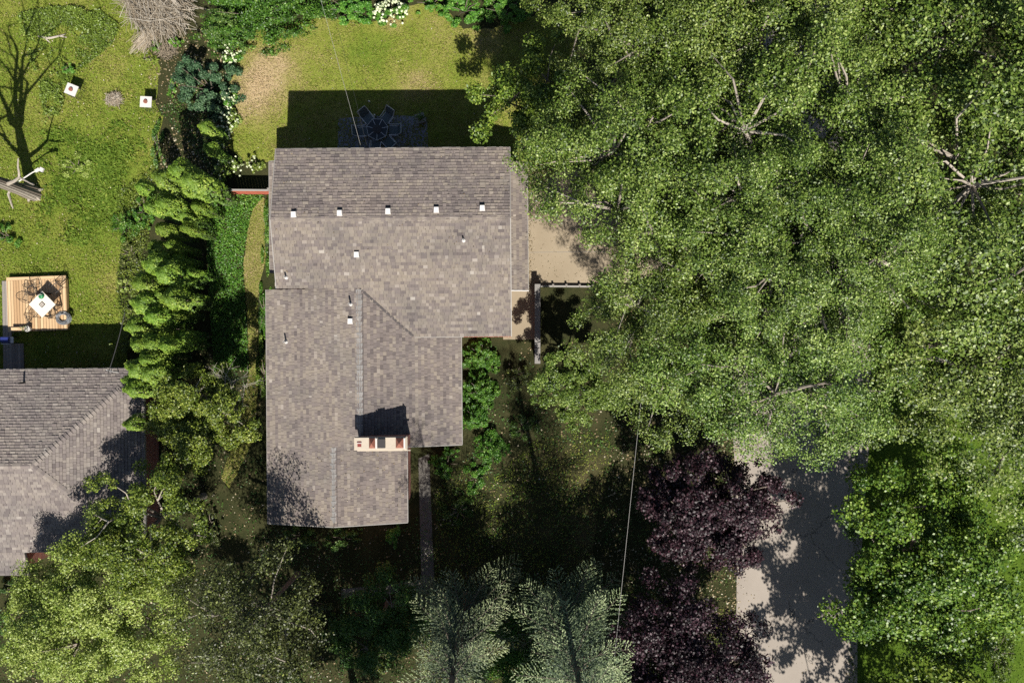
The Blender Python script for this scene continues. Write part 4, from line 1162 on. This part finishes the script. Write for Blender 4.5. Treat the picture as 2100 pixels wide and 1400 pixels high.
# ---- shrubs, hedges
def shrub(name, px, py, z, rx, ry, h, n, leaf, mat, seed, label, cat='shrub', group=None, ncl=None, blossoms=0, tmean=.5, rz=0, wid=.6, bl=.075):
    p = P(px, py, z)
    rs = np.random.RandomState(seed)
    e = empty(name, (p.x,p.y,0), math.radians(rz), label, cat, group)
    big = rx*ry > .9
    Q, t, c = crown_quads(rs, 1.0, 1.0, (ncl or max(14, int(22*rx*ry)))*(2 if big else 1), n, leaf, wid=wid, cl=(.08,.16) if big else (.16,.30), lobes=.16, shell=.4, low=-.1, tmean=tmean, tvar=.24, boughs=int(10+5*rx*ry) if big else 0, rb=.30)
    S = np.array([rx, ry, h])
    cen = Q.mean(1, keepdims=True); Q = (Q-cen) + cen*S
    Q[:,:,2] = np.maximum(Q[:,:,2], .02)
    m = MB()
    for k in range(6):
        a = k*1.047+rs.uniform(0,.5); m.tube([(.05*math.cos(a),.05*math.sin(a),-.03),(rx*.25*math.cos(a),ry*.25*math.sin(a),h*.4),(rx*.55*math.cos(a),ry*.55*math.sin(a),h*.72)], [.025,.02,.008], 5, .4, cap=False)
    m.build('stem', M['bark'], e)
    link('foliage', quads_mesh('foliage', Q, t, M[mat]), None, e)
    if blossoms:
        d = unit(rs.normal(size=(blossoms*3,3))); d = d[d[:,2] > .25][:blossoms]
        pos = d*S*rs.uniform(.85,1.08,(len(d),1))
        V = []; T = []
        for q in pos:
            k = 9; o = unit(rs.normal(size=(k,3))+[0,0,.5])
            V.append(leaf_quads(rs, q + o*bl*.5, o, bl*1.1, bl*1.0)); T.append(rs.uniform(.1,1)*.6+rs.rand(k)*.4)
        fo = link('blossoms', quads_mesh('blossoms', np.concatenate(V), np.concatenate(T), M['blossom']), None, e); tag(fo, kind='stuff')
    return e
shrub('round_evergreen', 402, 160, 2.0, 1.62, 1.62, 2.6, 22000, .095, 'bluegreen', 201, 'dark blue-green round evergreen shrub beside the back lawn', rz=20, tmean=.5)
shrub('large_shrub', 520, 8, 1.8, 3.4, 1.9, 2.5, 22000, .10, 'bright', 202, 'broad cool green shrub bordering the back lawn', tmean=.36, rz=6)
shrub('leafy_shrub', 445, 45, 1.6, 1.4, 1.3, 2.0, 7000, .10, 'green', 203, 'mid green shrub beside the brush heap', tmean=.55)
shrub('hedge_shrub', 712, 12, .8, 1.6, 1.0, 1.1, 11000, .09, 'bright', 204, 'bright green shrub left of the white hydrangea bed', group='bright shrubs along the back border', tmean=.5)
shrub('hedge_shrub', 880, -4, .8, 1.3, .7, 1.0, 6000, .09, 'bright', 205, 'bright green shrub between the hydrangea bed and lawn notch', group='bright shrubs along the back border', tmean=.55)
shrub('hedge_shrub', 950, 10, .8, 1.3, 1.1, 1.2, 7000, .09, 'bright', 206, 'bright green shrub at the back lawn notch', group='bright shrubs along the back border', tmean=.5)
shrub('hedge_shrub', 1030, 14, .8, 1.5, 1.1, 1.1, 7000, .09, 'bright', 207, 'bright green shrub reaching under the tall canopy', group='bright shrubs along the back border', tmean=.58)
shrub('hydrangea', 798, 18, .8, .95, .62, .95, 2600, .10, 'bright', 208, 'white flowering hydrangea in the back border', group='white hydrangeas', blossoms=90, bl=.085)
G3 = 'white hydrangeas'
for i, (px, py, r, nb, lb) in enumerate(((472,106,.62,34,'white hydrangea beside the round evergreen'),(462,198,.5,40,'pale hydrangea in the narrow bed, upper of three'),(466,243,.62,30,'hydrangea with yellowish leaves in the narrow bed'),(452,276,.5,44,'pale hydrangea next to the narrow dark cedar'),
                                (452,345,.45,12,'small hydrangea behind the red fence'),(478,340,.5,14,'small hydrangea behind the red fence, towards the house'),(520,340,.5,10,'low hydrangea at the lawn end by the wall'))):
    shrub('hydrangea', px, py, .5, r*.9, r*1.15, .7, 1500, .09, 'yellow' if i in (2,4,5,6) else 'bright', 210+i, lb, group=G3, blossoms=nb, tmean=.55)
# neighbour's side border
for i, (px, py, rx, ry, h, mt, lb, tm) in enumerate((
    (250,462,.8,1.0,.9,'bright','bright green shrub between neighbour lawn and cedars',.5),(290,430,.8,1.2,.9,'bright','bright green shrub under the northern cedars',.45),(262,520,.7,.7,.7,'dull','dull green shrub at the lawn edge by cedars',.6),
    (258,585,.42,.42,.6,'yellow','pale yellow-green tuft of leaves at the lawn edge',.85),(272,640,.5,.6,.8,'yellow','yellow-green shrub beside the dark lawn shade',.6),(305,690,.6,.6,1.0,'maple','low green shrub at the cedar feet',.5),
    (246,708,.75,.40,1.2,'maple','leafy branch of a low shrub above the hipped roof eave',.5),(356,84,.32,.32,.5,'bright','small bright green sapling beside the brush heap',.7),(316,92,.34,.3,.5,'bright','small leafy sapling below the brush heap',.6),
    (303,120,.42,.3,.4,'maple','low yellow-green cushion plant at the lawn edge',.7),(4,485,.6,.7,.9,'bright','bright green shrub by the neighbour lawn, cut by frame',.55),(138,140,.38,.30,.5,'bright','small bright green bush behind the askew plant stand',.65),
    (318,300,.35,1.2,.7,'green','low green strip of foliage along the neighbour lawn edge',.55),(155,342,.9,.7,.35,'yellow','low yellowish weed patch on the dark long grass',.75),(350,178,.3,.5,.5,'bright','small bright plant beside the round evergreen',.6))):
    shrub('border_shrub', px, py, h*.7, rx, ry, h, int(2600*max(rx*ry,.2))+500, .085, mt, 230+i, lb, tmean=tm)
# house foundation planting
for i, (px, py, rx, ry, h, mt, n, lb, tm) in enumerate((
    (544,470,.34,2.0,.6,'bright',4200,'clipped bright green hedge under the pent roof',.55),(536,640,.40,1.5,.7,'bright',4200,'bright green hedge along the shaded side wall',.5),(534,770,.40,1.8,.8,'cedar',4200,'yellow-green hedge along the lower side wall',.55),
    (985,728,1.05,.95,1.2,'bright',14000,'dense green yew beside the red eave',.42),(982,802,1.05,1.0,1.2,'bright',14000,'dense green yew below the upper yew',.40),(968,856,.8,.7,1.1,'bright',7000,'small yew in the corner of the house',.36),
    (1005,925,.9,1.1,.9,'bright',5200,'sunlit green shrub in the front yard',.45),(975,985,.7,.8,.7,'bright',3000,'small green shrub below the front yard shrub',.5),(915,955,1.1,.9,.9,'bright',4500,'shaded green shrub beside the front walk',.4),
    (805,1095,.45,.9,1.0,'bright',3000,'bright sunlit shrub under the front gable',.6),(700,1110,1.0,.7,.9,'green',2800,'dark green shrub under the front gable',.5),(610,1105,.9,.6,.9,'green',2400,'dark shrub at the corner of the front gable',.45),
    (940,1050,.9,.8,.6,'green',2600,'low shaded shrub in the middle of the front yard',.5),(785,1163,.4,.3,.4,'yellow',800,'small golden shrub beside the front walk',.7),(1060,770,.7,.8,1.3,'dull',2400,'grey-green shrub beside the garden wall end',.4),(1075,880,.8,.9,1.0,'green',2000,'dark shrub behind the small grey-green tree',.3))):
    shrub('foundation_shrub', px, py, h*.8, rx, ry, h, n, .085, mt, 260+i, lb, tmean=tm, ncl=90 if n > 5000 else None)
# bottom edge greenery
for i, (px, py, rx, ry, h, mt, n, lb, tm) in enumerate((
    (690,1310,1.3,1.0,1.3,'green',5000,'low green shrub below the front walk',.5),(770,1350,1.0,1.0,1.1,'maple',4000,'yellow-green shrub beside the left silvery spruce',.5),(20,1300,1.2,1.6,1.6,'green',5000,'cool green shrub beside the yellow-green tree',.45),
    (640,1240,1.0,.7,.7,'dull',2400,'thin dull shrub near the front walk end',.4),(420,1080,.8,1.2,1.0,'dull',2400,'dull shaded shrub between the houses',.35),(20,1210,1.0,.6,1.0,'green',2400,'dark shrub under the hipped house porch',.3),
    (1650,1385,.0001,.0001,.1,'green',60,'',.3),(2060,1350,1.0,2.0,1.0,'maple',3000,'dull green shrub at the verge edge',.3))):
    if lb: shrub('front_shrub', px, py, h*.8, rx, ry, h, n, .09, mt, 280+i, lb, tmean=tm)

# ------------------------------------------------------------------ grass, weeds and ground cover (nobody could count them)
def scatter_in(poly, n, rs):
    xs = [p[0] for p in poly]; ys = [p[1] for p in poly]
    x0, x1 = max(min(xs), -28), min(max(xs), 28); y0, y1 = max(min(ys), -19), min(max(ys), 19)
    x = rs.uniform(x0, x1, n); y = rs.uniform(y0, y1, n)
    k = inside(poly, x, y); return x[k], y[k]
def grass(name, poly, n, fn, seed, label, size=.085, hgt=.05, mat='grass', tv=.13, lift=.0, ragged=0):
    rs = np.random.RandomState(seed)
    x, y = scatter_in(poly, n, rs)
    if ragged:
        cx, cy = x.mean(), y.mean(); q = np.hypot(x-cx, y-cy)/np.hypot(x-cx, y-cy).max()
        k = rs.rand(len(x)) < np.clip(1.05-1.25*q+ragged*3.2*fbm(x*1.5, y*1.5, 2), 0, 1); x = x[k]; y = y[k]
    N = len(x)
    d = np.clip(fn(x, y) + rs.normal(0, tv, N), 0, 1)
    k = fbm(x*2.3, y*2.3, 4)
    L = size*rs.uniform(.5,1.5,N)*(1+.35*k)
    pos = np.stack([x, y, hgt*rs.uniform(.35,1,N)*(1+.5*k)+lift], 1)
    a = rs.uniform(0, 6.283, N); t = np.stack([np.cos(a), np.sin(a), rs.uniform(-.1,.9,N)], 1)
    nrm = np.array([0,0,1.]) + rs.normal(0,.45,(N,3))
    o = link(name, quads_mesh(name, leaf_quads(rs, pos, nrm, L, L*.38, t), d, M[mat]))
    return tag(o, label, 'grass', kind='stuff')
grass('back_grass', Z_BACK, 78000, dry_back, 1, 'short sunburnt grass of the back lawn')
grass('neighbour_grass', Z_LEFT, 80000, dry_left, 2, 'green uneven grass of the neighbouring lawn', .10, .06)
grass('path_grass', Z_STRIP, 60000, dry_strip, 3, 'dry yellow grass of the narrow side path')
grass('front_grass', Z_FRONT, 22000, dry_front, 4, 'thin dry grass of the shaded front yard')
grass('verge_grass', Z_RIGHT, 20000, dry_right, 5, 'green grass of the verge across the road', .10)
Z_LONG = zone([(85,270),(160,235),(262,250),(305,300),(300,390),(270,450),(205,510),(100,500),(60,430),(70,330)])
grass('long_grass', Z_LONG, 36000, lambda x,y: .15+.12*fbm(x,y,8), 6, 'dark long unmown grass patch on the neighbouring lawn', .14, .12, ragged=.3)
def cover(name, poly, n, mat, seed, label, leaf=.09, hgt=.18, tmean=.5, cat='ground cover', patch=0.0):
    rs = np.random.RandomState(seed)
    x, y = scatter_in(poly, n, rs)
    if patch:
        k = fbm(x*1.1, y*1.1, seed) + rs.normal(0,.12,len(x)) > patch - .35; x = x[k]; y = y[k]
    N = len(x); k = fbm(x*1.7, y*1.7, seed)
    pos = np.stack([x, y, np.maximum(.02, hgt*(.55+.6*k)*rs.uniform(.4,1.2,N)+.02)], 1)
    nrm = np.array([0,0,1.]) + rs.normal(0,.5,(N,3)); L = leaf*rs.uniform(.6,1.35,N)
    o = link(name, quads_mesh(name, leaf_quads(rs, pos, nrm, L, L*.55), np.clip(tmean+.2*k+rs.normal(0,.18,N),0,1), M[mat]))
    return tag(o, label, cat, kind='stuff')
cover('ground_cover', zone([(436,400),(545,400),(520,430),(510,470),(500,540),(505,640),(512,760),(440,760),(430,600),(425,480)]), 16000, 'bright', 31, 'lush green ground cover between the cedars and side path', tmean=.5)
cover('weeds', zone([(40,30),(120,15),(200,18),(250,55),(230,95),(180,135),(150,160),(125,240),(95,260),(80,160),(60,110),(45,70)]), 30000, 'yellow', 32, 'yellow-green weeds around the fallen branch', .10, .34, .36, patch=.22)
cover('bed_cover', zone([(395,190),(470,130),(470,330),(440,360),(340,240),(300,230)]), 5000, 'green', 33, 'dark green ground cover behind the red fence', tmean=.4)
cover('border_cover', zone([(240,400),(330,330),(300,560),(262,720),(240,600),(250,500)]), 8000, 'maple', 34, 'green border plants under the cedars', tmean=.45, hgt=.3)
cover('woodland_cover', zone([(300,760),(540,600),(540,1080),(830,1080),(960,930),(1060,720),(1260,880),(1250,1230),(1300,1500),(0,1500),(0,1200),(300,1140)]), 32000, 'green', 35, 'leafy litter and seedlings on the shaded yard floor', tmean=.38, hgt=.14, patch=.15)
cover('verge_cover', zone([(1240,860),(1500,860),(1520,1500),(1240,1500)]), 8000, 'green', 36, 'low plants under the purple maples', tmean=.35, hgt=.12, patch=.3)

# ------------------------------------------------------------------ overhead wires and their poles
def pole(x, y, h, label):
    e = empty('utility_pole', (x,y,0), 0, label, 'pole', 'utility poles')
    m = MB(); m.tube([(0,0,-.1),(0,0,h)], [.15,.11], 10, .3); m.build('shaft', M['bark'], e)
    m = MB(); m.box(-.9,.9,-.05,.05,h-.5,h-.4); m.build('crossarm', M['greywood'], e)
def wire(a, b, r, mat, label, sag=.25, n=14):
    a = Vector(a); b = Vector(b); m = MB()
    pts = [a.lerp(b, i/n) - Vector((0,0,4*sag*(i/n)*(1-i/n))) for i in range(n+1)]
    m.tube(pts, r, 5); return tag(m.build('overhead_wire', M[mat], None), label, 'wire')
wa = P(1310,870,7.0); wb = P(1255,1400,7.0); dv = (wb-wa)
s0 = wa - dv*2.4; s1 = wb + dv*1.2
pole(s0.x, s0.y, 7.6, 'wooden utility pole beyond the tall canopy'); pole(s1.x, s1.y, 7.6, 'wooden utility pole beyond the front yard')
wire(s0, s1, .008, 'wire', 'pale overhead wire crossing the front yard beside the purple maples', .05)
h0 = Vector((*P(738,268,5.05)[:2], 5.05)); h1 = P(655,-20,5.6); h2 = h0 + (h1-h0)*2.2
pole(h2.x, h2.y, 7.4, 'wooden utility pole beyond the back lawn')
wire(Vector((h0.x+.08, 8.55, 4.95)), h2, .006, 'wire', 'pale overhead wire running from the eave over the back lawn', .2)
wire(Vector((h0.x+.35, 8.55, 4.95)), h2+Vector((.6,0,.2)), .005, 'blackwire', 'thin black overhead wire over the back lawn', .4)
c0 = P(237,766,2.8); c0.z = nroofz(c0.x,c0.y)+.75; c1 = P(256,640,4.0)
wire(c0, c0+(c1-c0)*1.0, .018, 'blackwire', 'black service cable from the hipped roof to the shrub tops', .1)

# ------------------------------------------------------------------ fallen leaves on lawns and paving
M['litter'] = leaf_mat('dry_leaf', [(0,(0.05,0.045,0.018)),(0.4,(0.14,0.10,0.045)),(0.75,(0.30,0.23,0.12)),(1,(0.48,0.44,0.32))], 0.05, 0.8)
def litter(name, pts, seed, label, z=.02, size=.06):
    rs = np.random.RandomState(seed); N = len(pts)
    pos = np.column_stack([pts, np.full(N, z) + rs.uniform(0,.02,N)])
    L = size*rs.uniform(.5,1.6,N)
    o = link(name, quads_mesh(name, leaf_quads(rs, pos, np.array([0,0,1.])+rs.normal(0,.25,(N,3)), L, L*.7), rs.rand(N), M['litter']))
    return tag(o, label, 'leaf litter', kind='stuff')
rs_ = np.random.RandomState(63)
yy = rs_.uniform(-18,18,2600); ed = np.where(rs_.rand(2600) < .5, 11.25+np.abs(rs_.normal(0,.30,2600)), 18.3-np.abs(rs_.normal(0,.30,2600))-.06*np.clip(-yy-4,0,12))
litter('road_litter', np.column_stack([ed, yy]), 1, 'dry fallen leaves along the road edges', .016)
litter('road_specks', np.column_stack([rs_.uniform(11.5,17,260), rs_.uniform(-18,2,260)]), 2, 'scattered dry leaves on the road surface', .016, .05)
litter('drive_litter', np.concatenate([np.column_stack([rs_.uniform(.85,5,380), rs_.uniform(2.95,8,380)]), np.column_stack([.85+np.abs(rs_.normal(0,.12,300)), rs_.uniform(2.9,8,300)])]), 3, 'dry leaves and seeds scattered on the driveway', .018, .04)
def wood_litter(name, pts, n, label):
    x, y = scatter_in(zone(pts), n, rs_)
    k = fbm(x*.9, y*.9, 3) + rs_.normal(0,.3,len(x)) > -.25
    litter(name, np.column_stack([x[k], y[k]]), n, label, .02, .085)
wood_litter('bed_litter', [(300,50),(420,60),(470,130),(470,330),(430,380),(330,350),(318,240),(300,120)], 2600, 'brown leaf litter in the bed around the round evergreen')
wood_litter('yard_litter', [(300,760),(540,600),(540,1080),(830,1080),(960,930),(1060,700),(1250,700),(1250,1500),(0,1500),(0,1200),(300,1140)], 9000, 'brown leaf litter on the shaded yard floor')
wood_litter('verge_litter', [(1250,600),(1500,600),(1510,1500),(1250,1500)], 7000, 'brown leaf litter under the purple maples')
bx_, by_ = scatter_in(Z_BACK, 1300, rs_); litter('lawn_specks', np.column_stack([bx_, by_]), 4, 'fallen leaves and clover heads on the back lawn', .06, .05)
bx_, by_ = scatter_in(Z_LEFT, 2200, rs_); litter('lawn_litter', np.column_stack([bx_, by_]), 5, 'fallen leaves and clover heads on the neighbouring lawn', .07, .055)
rfx = np.concatenate([rs_.uniform(-11.1,-5.0,120), rs_.uniform(-10.3,-.2,160)]); rfy = np.concatenate([rs_.uniform(-8.1,-4.9,120), rs_.uniform(2.6,8.4,160)])
rz_ = np.array([roofz(x, y) for x, y in zip(rfx, rfy)]) + .05
L_ = .05*rs_.uniform(.5,1.4,280)
ro_ = link('roof_litter', quads_mesh('roof_litter', leaf_quads(rs_, np.column_stack([rfx+OFF.x, rfy+OFF.y, rz_]), np.array([0,0,1.])+rs_.normal(0,.2,(280,3)), L_, L_*.6), rs_.rand(280), M['litter']), None, house)
tag(ro_, kind='stuff')
